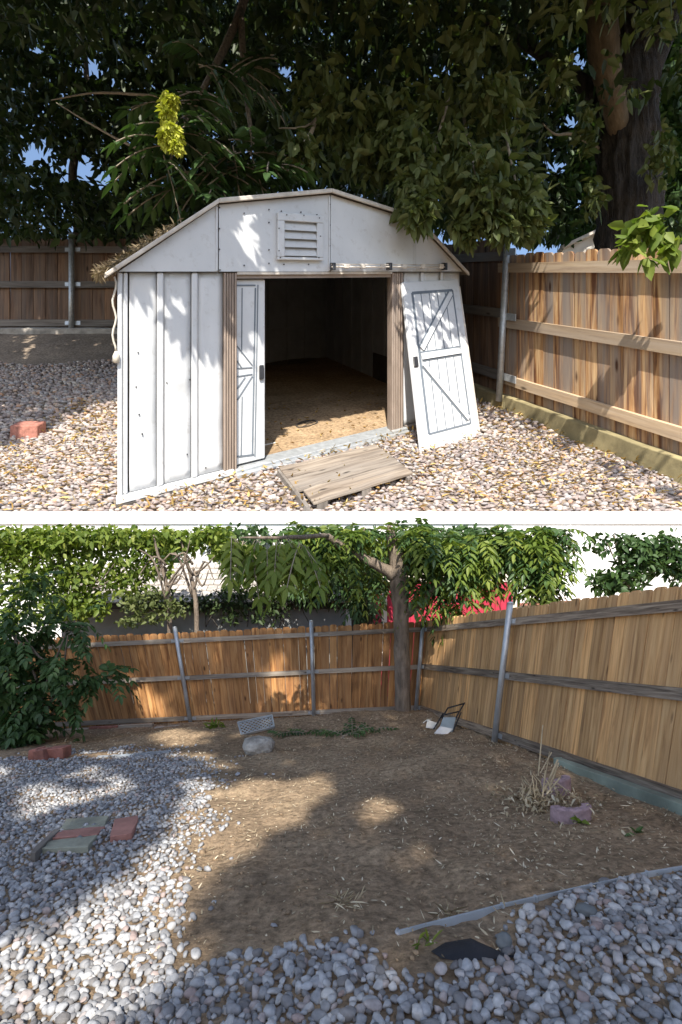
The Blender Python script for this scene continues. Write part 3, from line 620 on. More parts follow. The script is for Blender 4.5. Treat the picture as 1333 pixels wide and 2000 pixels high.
for (p, q, wd) in (((fx0, fy0), (fx1, fy0), .07), ((fx0, fy1), (fx1, fy1), .045), ((fx0, fy0), (fx0, fy1), .07), ((fx1, fy0), (fx1, fy1), .045)): bar(p, q, wd, 'shed_line', .008, 'frame_line')
for k in range(1, 5):
    s_ = fx0 + (fx1 - fx0) * k / 5; bar((s_, fy0), (s_, fy1), .026, 'shed_line', .006, 'board_line')
def rail_(p, q, wd, nm, bs):
    bar(p, q, wd + .085, 'shed_line', .004, 'shadow_line', bs); bar(p, q, wd, 'shed_white', .03, nm, bs + .004)
rail_((fx0 + .02, my), (fx1 - .01, my), .15, 'middle_rail', .063)
rail_((fx0 + .04, my - .045), (fx1 - .05, fy0 + .02), .12, 'brace', .059)
rail_((fx0 + .04, my + .045), (fx1 - .03, fy1 - .03), .12, 'brace', .059)
mb = MB(); mb.hexa([DP(.02, .53, .051), DP(.095, .53, .051), DP(.095, .53, .09), DP(.02, .53, .09)], [DP(.02, .47, .051), DP(.095, .47, .051), DP(.095, .47, .09), DP(.02, .47, .09)]); bevel(mb.build('handle', M['black'], ld, 'U'), .012)
mb = MB(); mb.hexa([DP(.2, 1.012, -.05), DP(1.0, 1.012, -.05), DP(1.0, 1.012, .04), DP(.2, 1.012, .04)], [DP(.2, 1.001, -.05), DP(1.0, 1.001, -.05), DP(1.0, 1.001, .04), DP(.2, 1.001, .04)]); mb.build('rusty_edge', M['brick'], ld, 'U')['label'] = 'rusty bottom edge of the loose door'

# wooden ramp
rTL, rTR, rBR, rBL = (np.array(q) for q in (U(545, 912, .2), U(733, 866, .2), U(808, 922, .2), U(602, 985, .2)))
ramp_ = thing('wooden_ramp', 'small weathered grey plank ramp at the shed doorway', 'ramp', tuple((rTL + rBR) / 2 * np.array([1, 1, 0])), 'U')
def RP(s, t_, h): q = (1 - t_) * ((1 - s) * rTL + s * rTR) + t_ * ((1 - s) * rBL + s * rBR); return (q[0], q[1], h)
for k in range(3):
    t0, t1 = k / 3 + .012, (k + 1) / 3 - .012; nseg = 12; v = []; rg = np.random.default_rng(40 + k)
    for i in range(nseg + 1):
        s = i / nseg; dz = .012 * (vnoise(s * 6, k * 3.1, 31) - .5) * 2; ja = .012 * rg.normal(); jb = .015 * rg.normal()
        s0 = s + (.05 if (k == 2 and i == 0) else 0)
        v += [RP(s0, t0 + ja * .3, .14), RP(s0, t0 + ja * .3, .20 + dz), RP(s0, t1 + jb * .3, .20 + dz * .5 - .008), RP(s0, t1 + jb * .3, .14)]
    f = [(3, 2, 1, 0), tuple(4 * nseg + i for i in range(4))]
    for i in range(nseg):
        for m_ in range(4): f.append((4 * i + m_, 4 * i + (m_ + 1) % 4, 4 * i + 4 + (m_ + 1) % 4, 4 * i + 4 + m_))
    G = [((t0 if q_ % 4 < 2 else t1) * 1.9, .06 * (q_ % 4 in (1, 2)), (q_ // 4) / nseg * 2.4) for q_ in range(len(v))]; bevel(MB().add(v, f).build('plank', M['ramp_wood'], ramp_, 'U', False, G), .008)
for s in (-.02, .93):
    mb = MB(); mb.hexa([RP(s, .02, -.06), RP(s + .03, .02, -.06), RP(s + .03, 1.02, -.06), RP(s, 1.02, -.06)], [RP(s, .02, .17 if s < 0 else .137), RP(s + .03, .02, .17 if s < 0 else .137), RP(s + .03, 1.02, .18 if s < 0 else .137), RP(s, 1.02, .18 if s < 0 else .137)]); mb.build('side_board', M['rail_grey'], ramp_, 'U')
for (s, t_) in ((.48, .93), (.08, .93), (.48, .3)):
    mb = MB(); mb.hexa([RP(s, t_, -.08), RP(s + .09, t_, -.08), RP(s + .09, t_ + .06, -.08), RP(s, t_ + .06, -.08)], [RP(s, t_, .137), RP(s + .09, t_, .137), RP(s + .09, t_ + .06, .137), RP(s, t_ + .06, .137)]); mb.build('block', M['rail_grey'], ramp_, 'U')
q = np.array(U(62, 850)); o = MB().box(q[0] - .42, q[0] + .25, q[1] - .2, q[1] + .2, -.05, .30).build('brick', M['brick'], None, 'U'); bevel(o, .03, 2); tag(o, 'single red brick lying on the gravel by the shed', 'brick')

# ------------------------------------------------------------------ gravel and litter
def ico(sub):
    import bmesh
    bm = bmesh.new(); bmesh.ops.create_icosphere(bm, subdivisions=sub, radius=1.0); V = np.array([v.co[:] for v in bm.verts]); F = np.array([[v.index for v in f.verts] for f in bm.faces]); bm.free(); return V, F
ICO1, ICO2 = ico(1), ico(2)
def pebbles(name, pos, size, yard, m, label, base, sub=2, flat=.62, ang=.22, rng=None, smooth=True):
    rng = rng or np.random.default_rng(5); n = len(pos); var = []; B, F0 = base
    for k in range(14):
        d = unit(rng.normal(size=(7, 3))); r = np.ones(len(B))
        for q in d: r = np.minimum(r, rng.uniform(.5, .9) / np.maximum(B @ q, .05) * 1.0 if True else r)
        V = B * np.clip(r, .45, 1.0)[:, None] * (1 + rng.normal(0, .03, (len(B), 1))); var.append(V)
    var = np.array(var); idx = rng.integers(0, len(var), n); V = var[idx]
    sc = size[:, None] * np.stack([rng.uniform(.8, 1.35, n), rng.uniform(.7, 1.05, n), rng.uniform(flat * .75, flat * 1.3, n)], 1); V = V * sc[:, None, :]
    a = rng.uniform(0, 2 * math.pi, n); tx = rng.normal(0, .32, n); ca, sa = np.cos(a), np.sin(a); cx_, sx_ = np.cos(tx), np.sin(tx)
    y2 = V[:, :, 1] * cx_[:, None] - V[:, :, 2] * sx_[:, None]; z2 = V[:, :, 1] * sx_[:, None] + V[:, :, 2] * cx_[:, None]; x2 = V[:, :, 0]
    V = np.stack([x2 * ca[:, None] - y2 * sa[:, None], x2 * sa[:, None] + y2 * ca[:, None], z2], 2)
    W = to_world(pos, yard); V = V + W[:, None, :]
    F = F0[None] + (np.arange(n) * len(B))[:, None, None]; t = np.repeat(rng.random(n), len(B))
    o = mesh_obj(name, V.reshape(-1, 3), F.reshape(-1, 3), m, None, smooth, t); return tag(o, label, 'gravel', None, 'stuff')
def jgrid(x0, x1, y0, y1, d, rng):
    X, Y = np.meshgrid(np.arange(x0, x1, d), np.arange(y0, y1, d * .9)); X = X + (np.arange(X.shape[0]) % 2)[:, None] * d / 2
    return (X + rng.uniform(-.42, .42, X.shape) * d).ravel(), (Y + rng.uniform(-.42, .42, X.shape) * d).ravel()
rg = np.random.default_rng(77)
# upper gravel
def u_area(x, y):
    px = 666.5 + 1000 * x / y; lim = A0[None] if False else None
    det = EU[0] * EW[1] - EU[1] * EW[0]; dx, dy = x - A0[0], y - A0[1]; u_ = (dx * EW[1] - dy * EW[0]) / det; w_ = (EU[0] * dy - EU[1] * dx) / det
    inside = (u_ > -.02) & (u_ < SW) & (w_ > -.12); fx = PR0[0] + dR[0] * ((y - 10.5) / dR[1]) - .28
    return (~inside) & (x < fx) & (px > -220) & (px < 1500) & ~((w_ > 0) & (u_ > SW) & (y > 20))
for nm, (y0, y1, d, base, lb) in enumerate(((8.5, 12.5, .098, ICO2, 'mixed pink and grey gravel with yellow leaves in front of the shed'), (12.5, 24.0, .15, ICO1, 'shaded gravel running back along the sides of the shed'))):
    x, y = jgrid(-17, 9, y0, y1, d, rg); k = u_area(x, y)
    k &= ~((x < -1) & (y > 21.5 + 1.2 * vnoise(x, y, 60, .6)))
    x, y = x[k], y[k]; s = d * rg.uniform(.50, .74, len(x))
    pebbles('gravel', np.stack([x, y, hU(x, y) + s * .16 + rg.uniform(0, .35, len(x)) * s], 1), s, 'U', M['pebU'], lb, base, rng=rg)
n = 7500; x = rg.uniform(-8, 7.2, n); y = rg.uniform(8.5, 15.5, n); k = u_area(x, y) & (rg.random(n) < .35 + .65 * vnoise(x, y, 61, .8)); x, y = x[k], y[k]; n = len(x)
D = rand_dirs(n, 0); D[:, 2] *= .3; V, F = blades(to_world(np.stack([x, y, hU(x, y) + .075 + rg.random(n) * .05], 1), 'U'), unit(D), rand_dirs(n, -1.5), rg.uniform(.09, .20, n), rg.uniform(.03, .055, n), .3, -.1)
tag(mesh_obj('fallen_leaves', V, F, M['litterU'], None, False, np.repeat(rg.random(n), 6)), 'narrow yellow leaves fallen over the gravel around the shed', 'leaf litter', None, 'stuff')
n = 110; uu = rg.uniform(2.4, SW - .7, n); ww = rg.uniform(.35, 4, n); D = rand_dirs(n, 0); D[:, 2] *= .2
V, F = blades(to_world([S(a, b, .125) for a, b in zip(uu, ww)], 'U'), unit(D), rand_dirs(n, -2), .11, .05, .3, -.1)
tag(mesh_obj('floor_leaves', V, F, M['litterU'], None, False, np.repeat(rg.random(n) * .8, 6)), 'few dead leaves blown onto the shed floor', 'leaf litter', None, 'stuff')

# lower gravel: left path and the near bed
PATH = [(-60, 1490), (60, 1482), (330, 1468), (420, 1500), (405, 1560), (390, 1640), (372, 1700), (352, 1770), (335, 1840), (330, 1880), (400, 1905), (395, 2050), (-700, 2050), (-300, 1600)]
BED = [(240, 1895), (330, 1908), (400, 1885), (480, 1862), (560, 1850), (640, 1842), (700, 1838), (745, 1850), (760, 1900), (860, 1925), (935, 1880), (1010, 1860), (985, 1830), (1000, 1795), (1100, 1755), (1290, 1718), (1500, 1680), (1700, 2100), (100, 2100)]
x, y = jgrid(-4.2, 2.2, .9, 4.3, .0212, rg); px = 666.5 + 1000 * x / y; py = hz(px) + 1000 * HL / y
wob = 34 * (vnoise(x, y, 70, 5) - .5) + 30 * rg.normal(size=len(x)) * vnoise(x, y, 72, 9); wob2 = 26 * (vnoise(x, y, 71, 7) - .5) + 14 * rg.normal(size=len(x)) * vnoise(x, y, 73, 9)
inp = inpoly(px + wob * 1.6, py + wob2, PATH); inb = inpoly(px + wob, py + wob2, BED) & ~inpoly(px, py, [(845, 1850), (950, 1840), (990, 1870), (900, 1895)])
loose = rg.random(len(x)) < .016; loose &= inpoly(px, py, [(360, 1500), (470, 1500), (470, 1800), (900, 1840), (1000, 1870), (860, 1940), (330, 1900)])
for msk, nm, lb, base, sz in ((inp, 'gravel', 'pale crushed gravel path in sun beside the bare soil', ICO1, (.34, .66)), (inb, 'gravel', 'smooth blue-grey river pebbles in the bed beside the metal edging', ICO2, (.36, .72)), (loose & ~inp & ~inb, 'loose_pebbles', 'loose pebbles strewn on the bare soil near the gravel', ICO2, (.4, .8))):
    msk = msk & (px > -260) & (px < 1640) & (py < 2090); near = py > 1700
    if base is ICO1:
        for mm, bs, l2 in ((msk & near, ICO2, lb + ', broad stretch'), (msk & ~near, ICO1, 'shaded far end of the gravel path around the flagstones')):
            q = np.nonzero(mm)[0]; s = .0225 * (sz[0] + (sz[1] + .12 - sz[0]) * rg.random(len(q)) ** 1.6); pebbles(nm, np.stack([x[q], y[q], hL(x[q], y[q]) + s * .22 + rg.uniform(0, .4, len(q)) * s], 1), s, 'L', M['pebL'], l2, bs, rng=rg, smooth=False)
    else:
        q = np.nonzero(msk)[0]; s = .0225 * (sz[0] + (sz[1] + .12 - sz[0]) * rg.random(len(q)) ** 1.6); pebbles(nm, np.stack([x[q], y[q], hL(x[q], y[q]) + s * .2 + rg.uniform(0, .4, len(q)) * s], 1), s, 'L', M['pebL'], lb, base, rng=rg)
n = 30000; x = rg.uniform(-2.6, 1.7, n); y = rg.uniform(1.2, 5.6, n); px = 666.5 + 1000 * x / y; py = hz(px) + 1000 * HL / y
dens = .15 + .5 * vnoise(x, y, 80, 2.5) + .9 * np.exp(-((px - 1060) / 170) ** 2 - ((py - 1560) / 90) ** 2) + .35 * (px > 950)
k = (rg.random(n) < dens) & ~inpoly(px, py, [(p_[0] - 60, p_[1]) for p_ in PATH]) & ~inpoly(px, py, BED); x, y = x[k], y[k]; n = len(x)
D = rand_dirs(n, 0); D[:, 2] *= .35; V, F = blades(to_world(np.stack([x, y, hL(x, y) + .003 + rg.random(n) * .006], 1), 'L'), unit(D), rand_dirs(n, -1.5), rg.gamma(1.6, .0055, n) + .005, rg.uniform(.002, .006, n), .3, -.15)
tag(mesh_obj('leaf_litter', V, F, M['litterL'], None, False, np.repeat(rg.random(n), 6)), 'pale shredded leaf litter scattered over the bare soil', 'leaf litter', None, 'stuff')

n = 9000; x = rg.uniform(-2.4, 1.7, n); y = 1.25 + 4.3 * rg.random(n) ** 1.4; px = 666.5 + 1000 * x / y; py = hz(px) + 1000 * HL / y
k = ~inpoly(px, py, PATH) & ~inpoly(px, py, BED) & (rg.random(n) < vnoise(x, y, 81, 3) * 1.3 - .15); x, y = x[k], y[k]; s_ = .002 + rg.gamma(1.5, .0022, len(x))
o = pebbles('soil_clods', np.stack([x, y, hL(x, y) + s_ * .2], 1), np.clip(s_, 0, .016), 'L', M['soil'], 'small crumbly clods scattered over the bare soil', ICO1, rng=rg, smooth=False); o['category'] = 'soil'

# ------------------------------------------------------------------ small things of the lower yard
def strip(name, label, pts, h0, h1, t, m, cat):
    root = thing(name, label, cat, (*pts[0][:2], h0), 'L')
    for a, b in zip(pts[:-1], pts[1:]):
        a = np.array(a[:2]); b = np.array(b[:2]); d = (b - a) / np.linalg.norm(b - a); n = np.array([-d[1], d[0]]); a = a + d * .003; b = b - d * .003
        mb = MB(); mb.hexa([(*(a - n * t / 2), h0), (*(b - n * t / 2), h0), (*(b + n * t / 2), h0), (*(a + n * t / 2), h0)], [(*(a - n * t / 2), h1), (*(b - n * t / 2), h1), (*(b + n * t / 2), h1), (*(a + n * t / 2), h1)]); mb.build('segment', m, root, 'L')
        mb = MB(); c = b - d * .006; mb.hexa([(*(c - n * t * 1.1), h0), (*(c + d * .008 - n * t * 1.1), h0), (*(c + d * .008 + n * t * 1.1), h0), (*(c + n * t * 1.1), h0)], [(*(c - n * t * 1.1), h1 + .002), (*(c + d * .008 - n * t * 1.1), h1 + .002), (*(c + d * .008 + n * t * 1.1), h1 + .002), (*(c + n * t * 1.1), h1 + .002)]); mb.build('joint', m, root, 'L')
strip('metal_edging', 'blue-grey galvanised edging strip between bare soil and river pebbles', [Lw(778, 1834), Lw(985, 1780), Lw(1050, 1765), Lw(1268, 1716), Lw(1420, 1690)], -.01, .022, .006, M['galv_blue'], 'edging')
strip('metal_edging', 'short grey edging strip half buried at the far end of the gravel path', [Lw(190, 1482), Lw(262, 1478), Lw(335, 1470)], -.01, .022, .006, M['galv_blue'], 'edging')
def slab(name, label, quad, h, m, cat, th=.03, seed=1, parent=None):
    rg2 = np.random.default_rng(seed); q = [np.array(Lw(*p)[:2]) for p in quad]; out = []
    for i in range(4):
        for s in np.linspace(0, 1, 5)[:-1]: p = q[i] * (1 - s) + q[(i + 1) % 4] * s; out.append(p + rg2.normal(0, .0035, 2))
    m_ = len(out); mb = MB(); mb.add([(*p, h) for p in out] + [(*p, h - th) for p in out], [tuple(range(m_)), tuple(range(2 * m_ - 1, m_ - 1, -1))] + [(i + m_, (i + 1) % m_ + m_, (i + 1) % m_, i) for i in range(m_)][::1])
    o = mb.build(name, m, parent, 'L'); bevel(o, .004, 2)
    if parent is None: tag(o, label, cat)
    return o
slab('flagstone', 'grey-green flagstone behind the rose strip in the gravel path', [(128, 1608), (212, 1602), (206, 1622), (118, 1630)], .022, M['flag_green'], 'flagstone', .03, 1)
slab('flagstone', 'rose flagstone between two grey-green ones in the gravel path', [(117, 1632), (206, 1624), (190, 1640), (102, 1648)], .024, M['flag_red'], 'flagstone', .03, 2)
slab('flagstone', 'mottled grey-green flagstone next to the weathered timber in the gravel', [(100, 1650), (190, 1642), (172, 1664), (80, 1668)], .022, M['flag_green'], 'flagstone', .03, 3)
slab('paver', 'single rose paver lying apart from the flagstones in the gravel', [(225, 1611), (272, 1604), (260, 1640), (214, 1646)], .028, M['flag_red'], 'paver', .035, 4)
slab('timber', 'narrow weathered timber along the flagstones', [(108, 1632), (116, 1634), (70, 1680), (58, 1680)], .03, M['rail_grey'], 'timber', .04, 5)
for i, (px0, px1, yy, tilt, lb) in enumerate(((52, 66, 1487, .02, 'thin edge-on red brick by the dark shrub'), (68, 86, 1489, -.015, 'tilted red brick in the middle of the row by the dark shrub'), (88, 120, 1485, .0, 'broad red brick at the open end of the row by the shrub'))):
    a = np.array(Lw(px0, yy)); b = np.array(Lw(px1, yy)); w = b[0] - a[0]; mb = MB()
    mb.hexa([(a[0], a[1], -.02), (b[0], a[1], -.02), (b[0], a[1] + .12, -.02), (a[0], a[1] + .12, -.02)], [(a[0] + tilt, a[1] - .01, .085), (b[0] + tilt, a[1] - .01, .09), (b[0] + tilt, a[1] + .12, .09), (a[0] + tilt, a[1] + .12, .085)])
    o = mb.build('brick', M['brick'], None, 'L'); bevel(o, .006, 2); tag(o, lb, 'brick', 'bricks by the shrub')
def rock(name, label, c, r, m, seed, sub=3, cat='rock', sink=.2):
    import bmesh
    bm = bmesh.new(); bmesh.ops.create_icosphere(bm, subdivisions=sub, radius=1.0); V = np.array([v.co[:] for v in bm.verts]); F = np.array([[v.index for v in f.verts] for f in bm.faces]); bm.free()
    rg2 = np.random.default_rng(seed); rr = np.ones(len(V))
    for q in unit(rg2.normal(size=(9, 3))): rr = np.minimum(rr, rg2.uniform(.72, .95) / np.maximum(V @ q, .05))
    rr *= 1 + .22 * (vnoise(V[:, 0] * 3 + 5, V[:, 2] * 3 + V[:, 1] * 2, seed) - .5) + .10 * (vnoise(V[:, 0] * 9, V[:, 1] * 9 + V[:, 2] * 8, seed + 1) - .5)
    V = V * rr[:, None] * np.array(r); V[:, 2] += r[2] * (1 - sink) ; V = V + to_world([c], 'L')[0]
    return tag(mesh_obj(name, V, F, m, None, True), label, cat)
q = Lw(505, 1472); rock('rock', 'pale lichened boulder lying in front of the metal mesh step', (q[0], q[1], hL(q[0], q[1])), (.125, .09, .075), M['rock'], 4)
q = Lw(985, 1852); rock('stone', 'dark green oval stone standing by the black fabric', (q[0], q[1], hL(q[0], q[1])), (.021, .018, .024), M['stone_dark'], 5, 3, 'stone', .1)
q = Lw(1145, 1792); rock('stone', 'flat dark brown stone among the river pebbles', (q[0], q[1], hL(q[0], q[1])), (.029, .022, .014), M['stone_dark'], 6, 3, 'stone', .0)
# weed fabric showing through
c = [(842, 1872), (870, 1858), (920, 1848), (985, 1862), (1012, 1868), (960, 1884), (900, 1892), (862, 1886)]
pts = [np.array(Lw(*p)[:2]) for p in c]; ctr = sum(pts) / len(pts); v = [(*ctr, hL(*ctr) + .008)]
for ring in (.5, 1.0):
    for p in pts: q = ctr + (p - ctr) * ring; v.append((*q, float(hL(q[0], q[1])) + .008 + .004 * random.random() - .006 * (ring > .9)))
k = len(pts); f = [(0, 1 + i, 1 + (i + 1) % k) for i in range(k)] + [(1 + i, 1 + k + i, 1 + k + (i + 1) % k, 1 + (i + 1) % k) for i in range(k)]
tag(MB().add(v, f).build('weed_fabric', M['fabric'], None, 'L', True), 'black weed fabric showing through the soil near the edging', 'fabric')

# metal mesh step
mY = Lw(500, 1437)[1]; a = np.array(UH(0, 0, 1)); q00, q10, q11, q01 = (np.array(LH(*p)) for p in ((472, 1436, mY), (536, 1420, mY + .02), (532, 1398, mY + .17), (465, 1412, mY + .15)))
stp = thing('mesh_step', 'grey expanded-metal step leaning at the foot of the orange fence', 'metal step', tuple(q00), 'L')
MQ = lambda s, t_: (1 - t_) * ((1 - s) * q00 + s * q10) + t_ * ((1 - s) * q01 + s * q11)
mnorm = np.cross(q10 - q00, q01 - q00); mnorm /= np.linalg.norm(mnorm)
for (p, q) in (((0, 0), (1, 0)), ((1, 0), (1, 1)), ((1, 1), (0, 1)), ((0, 1), (0, 0))):
    MB().beam(MQ(*p), MQ(*q), mnorm, .022, .012).build('frame', M['galv'], stp, 'L')
mb = MB(); nx = 8; ny = 4
for i in range(-ny, nx + 1):
    for sg in (1, -1):
        s0, t0 = (i / nx, 0) if sg == 1 else ((i + ny) / nx, 0); s1, t1 = s0 + sg * ny / nx, 1.0
        if sg == 1:
            if s0 < 0: t0 = -s0 * nx / ny; s0 = 0
            if s1 > 1: t1 = (1 - (i / nx)) * nx / ny; s1 = 1
        else:
            if s0 > 1: t0 = (s0 - 1) * nx / ny; s0 = 1
            if s1 < 0: t1 = ((i + ny) / nx) * nx / ny; s1 = 0
        if t1 - t0 > .05: mb.beam(MQ(s0, t0), MQ(s1, t1), mnorm, .006, .0075)
mb.build('mesh', M['galv'], stp, 'L')
# folded step stool and white broken box near the corner
sY = Lw(870, 1436)[1]
st = thing('step_stool', 'overturned folding step stool with black frame and grey treads by the tan fence', 'step stool', Lw(870, 1436), 'L')
def quadslab(parent, name, m, pts, th):
    p = [np.array(LH(*q)) for q in pts]; n = np.cross(p[1] - p[0], p[3] - p[0]); n /= np.linalg.norm(n); mb = MB(); mb.hexa([q - n * th / 2 for q in p], [q + n * th / 2 for q in p]); o = mb.build(name, m, parent, 'L'); bevel(o, .003); return o
quadslab(st, 'tread', M['grey_vinyl'], [(858, 1425, sY), (884, 1431, sY), (891, 1402, sY + .16), (866, 1402, sY + .14)], .014)
quadslab(st, 'tread', M['white_paint'], [(848, 1433, sY - .06), (872, 1437, sY - .05), (886, 1424, sY - .01), (860, 1419, sY - .02)], .014)
def stk(a, b, r=.0065): MB().tube([np.array(LH(*a)), np.array(LH(*b))], r, 8).build('frame_tube', M['black'], st, 'L', True)
for a, b in (((864, 1403, sY + .13), (876, 1382, sY + .2)), ((890, 1404, sY + .15), (908, 1373, sY + .24)), ((876, 1383, sY + .2), (908, 1374, sY + .24)), ((870, 1396, sY + .16), (897, 1390, sY + .18)), ((884, 1431, sY), (901, 1392, sY + .20)), ((848, 1424, sY + .02), (866, 1394, sY + .16))): stk(a, b)
bx = thing('broken_box', 'small broken white box lying open beside the step stool', 'box', Lw(843, 1424), 'L')
bY = Lw(843, 1424)[1]
quadslab(bx, 'side', M['white_paint'], [(832, 1422, bY), (850, 1424, bY + .01), (854, 1412, bY + .03), (836, 1406, bY + .02)], .008)
quadslab(bx, 'lid', M['white_paint'], [(826, 1413, bY + .03), (836, 1405, bY + .02), (845, 1404, bY + .09), (836, 1410, bY + .12)], .006)
quadslab(bx, 'side', M['white_paint'], [(850, 1424, bY + .01), (858, 1417, bY + .09), (860, 1408, bY + .11), (854, 1412, bY + .03)], .006)
# mauve scalloped edging blocks: crescents
def crescent(label, px, py, wpx, a0, a1, h, seed):
    c = np.array(Lw(px, py)); R = wpx * c[1] / 2000; v = []; N_ = 18; th = R * .42
    for i in range(N_ + 1):
        a = a0 + (a1 - a0) * i / N_
        for (r, hh) in ((R, -.02), (R, h * .9), (R * .95, h), (R - th, h), (R - th, -.02)): v.append((c[0] + r * math.cos(a), c[1] + R * .2 + r * math.sin(a) * .85, hh + .002 * math.sin(i * 2.1)))
    f = [(0, 1, 2, 3, 4), tuple(5 * N_ + i for i in (4, 3, 2, 1, 0))]
    for i in range(N_):
        for k in range(5): f.append((5 * i + k, 5 * i + 5 + k, 5 * i + 5 + (k + 1) % 5, 5 * i + (k + 1) % 5))
    tag(MB().add(v, f).build('edging_block', M['purple'], None, 'L'), label, 'edging block')
crescent('mauve curved concrete block lying beside the green leaves', 1117, 1602, 80, math.radians(185), math.radians(365), .062, 1)
crescent('mauve curved concrete block half hidden behind dry stems by the green kerb', 1086, 1548, 62, math.radians(200), math.radians(385), .075, 2)
# dry stalk clump
ds = thing('dry_stalks', 'clump of cut dry stalks and dead leaves among the mauve blocks', 'dead plant', Lw(1060, 1580), 'L')
cY = Lw(1060, 1575)[1]
for (a, b, r) in (((1052, 1515, 0), (1061, 1416, .02), .0035), ((1056, 1510, 0), (1078, 1470, .05), .003), ((1062, 1540, .02), (1074, 1468, .03), .003), ((1070, 1535, 0), (1090, 1484, .02), .006), ((1074, 1540, .02), (1092, 1490, .04), .005), ((1064, 1545, 0), (1083, 1500, 0), .006), ((1078, 1522, .02), (1132, 1562, -.05), .003), ((1060, 1560, -.02), (1066, 1505, 0), .004), ((1046, 1560, 0), (1040, 1515, .03), .003), ((1080, 1560, 0), (1010, 1578, -.02), .003), ((1068, 1552, -.03), (1094, 1520, 0), .005)):
    MB().tube([np.array(LH(a[0], a[1], cY + a[2])), np.array(LH(b[0], b[1], cY + b[2]))], [r, r * .7], 6).build('stalk', M['straw'], ds, 'L')
for i in range(34):
    x0, y0 = random.uniform(1020, 1100), random.uniform(1540, 1590); a = np.array(LH(x0, y0, cY + random.uniform(-.05, .1))); b = a + np.array([random.uniform(-.05, .05), random.uniform(-.03, .03), random.uniform(.01, .09)]); MB().tube([a, (a + b) / 2 + np.array([.008, 0, .006]), b], [.003, .0024, .0015], 5).build('stalk', M['straw'], ds, 'L')
n = 420; cc = np.array(Lw(1060, 1575)); Pt = cc + RNG.normal(size=(n, 3)) * np.array([.11, .12, 0]); Pt[:, 2] = hL(Pt[:, 0], Pt[:, 1]) + RNG.random(n) ** 2 * .07
D = rand_dirs(n, -.1); V, F = blades(to_world(Pt, 'L'), D, rand_dirs(n, -1), RNG.uniform(.015, .04, n), RNG.uniform(.006, .014, n), .35, .1); o = mesh_obj('dead_leaves', V, F, M['litterL'], ds, False, np.repeat(RNG.random(n), 6)); o['kind'] = 'stuff'
# little plants and cuttings
def tuft(name, label, px, py, n, sp, L, m, cat='plant', w=.25, upv=.5):
    c = np.array(Lw(px, py)); c[2] = float(hL(c[0], c[1])); Pt = c + RNG.normal(size=(n, 3)) * np.array([sp, sp * .6, 0]); Pt[:, 2] += RNG.random(n) * L * .3
    D = unit(RNG.normal(size=(n, 3)) + np.array([0, 0, upv])); D[:, 2] = np.abs(D[:, 2]) * .7; V, F = blades(to_world(Pt, 'L'), unit(D), rand_dirs(n, -1), L * RNG.uniform(.6, 1.3, n), L * w, .2, .15)
    return tag(mesh_obj(name, V, F, M[m], None, False, np.repeat(RNG.random(n), 6)), label, cat)
tuft('weed', 'small green weed sprouting at the footing below the orange fence', 420, 1432, 40, .04, .08, 'leaf_bright')
for (lb, a, b, k) in (('cut leafy branch lying across the soil mound by the footing', (640, 1436), (742, 1428), 9), ('wilted fern-like cut branch lying between the boulder and the mound', (548, 1440), (632, 1430), 7), ('cut leafy branch trailing down the front of the soil mound', (668, 1446), (712, 1428), 6)):
    A_, B_ = (np.array(Lw(*q)) for q in (a, b)); pr_ = thing('pruned_branch', lb, 'branch', (A_[0], A_[1], float(hL(A_[0], A_[1]))), 'L')
    pts = [A_ + (B_ - A_) * t_ for t_ in np.linspace(0, 1, 6)]; pts = [np.array([q[0], q[1], float(hL(q[0], q[1])) + .012 + .01 * math.sin(3 * i_)]) for i_, q in enumerate(pts)]
    W_ = to_world(pts, 'L') - np.array([0, 0, CZ]); MB().tube(W_, [.007, .006, .006, .005, .004, .002], 6).build('stem', M['twig'], pr_)
    sp = []
    for i_ in range(k):
        q = W_[0] + (W_[-1] - W_[0]) * (i_ + .3) / k; q[2] = np.interp((i_ + .3) / k, np.linspace(0, 1, 6), W_[:, 2]); an = RNG.uniform(0, 6.28); sp.append((q + np.array([0, 0, .012]), (math.cos(an), math.sin(an) * .6, .35), RNG.uniform(.12, .2)))
    single_fronds(sp, 'leaf_mid', pr_, 5, .055, .02, .25)
tuft('weed', 'pale green seedling beside the end of the metal edging', 835, 1862, 10, .012, .05, 'leaf_bright', 'plant', .14)
tuft('dry_roots', 'tangle of pale roots on the soil near the edging', 878, 1788, 22, .014, .05, 'litterL', 'roots', .07)
tuft('dry_roots', 'tuft of dry grass and chips in the middle of the bare soil', 672, 1782, 30, .02, .05, 'litterL', 'roots', .08)
tuft('fallen_leaf', 'green and orange fallen leaf in front of the mauve block', 1130, 1612, 5, .01, .05, 'leaf_bright', 'leaf', .4, .1)
tuft('fallen_leaf', 'pale green fallen leaves near the green kerb', 1240, 1636, 5, .012, .045, 'leaf_mid', 'leaf', .4, .1)
tuft('weed', 'small leafy vine climbing at the bottom rail of the tan fence', 1017, 1443, 7, .015, .06, 'leaf_mid', 'plant', .45)

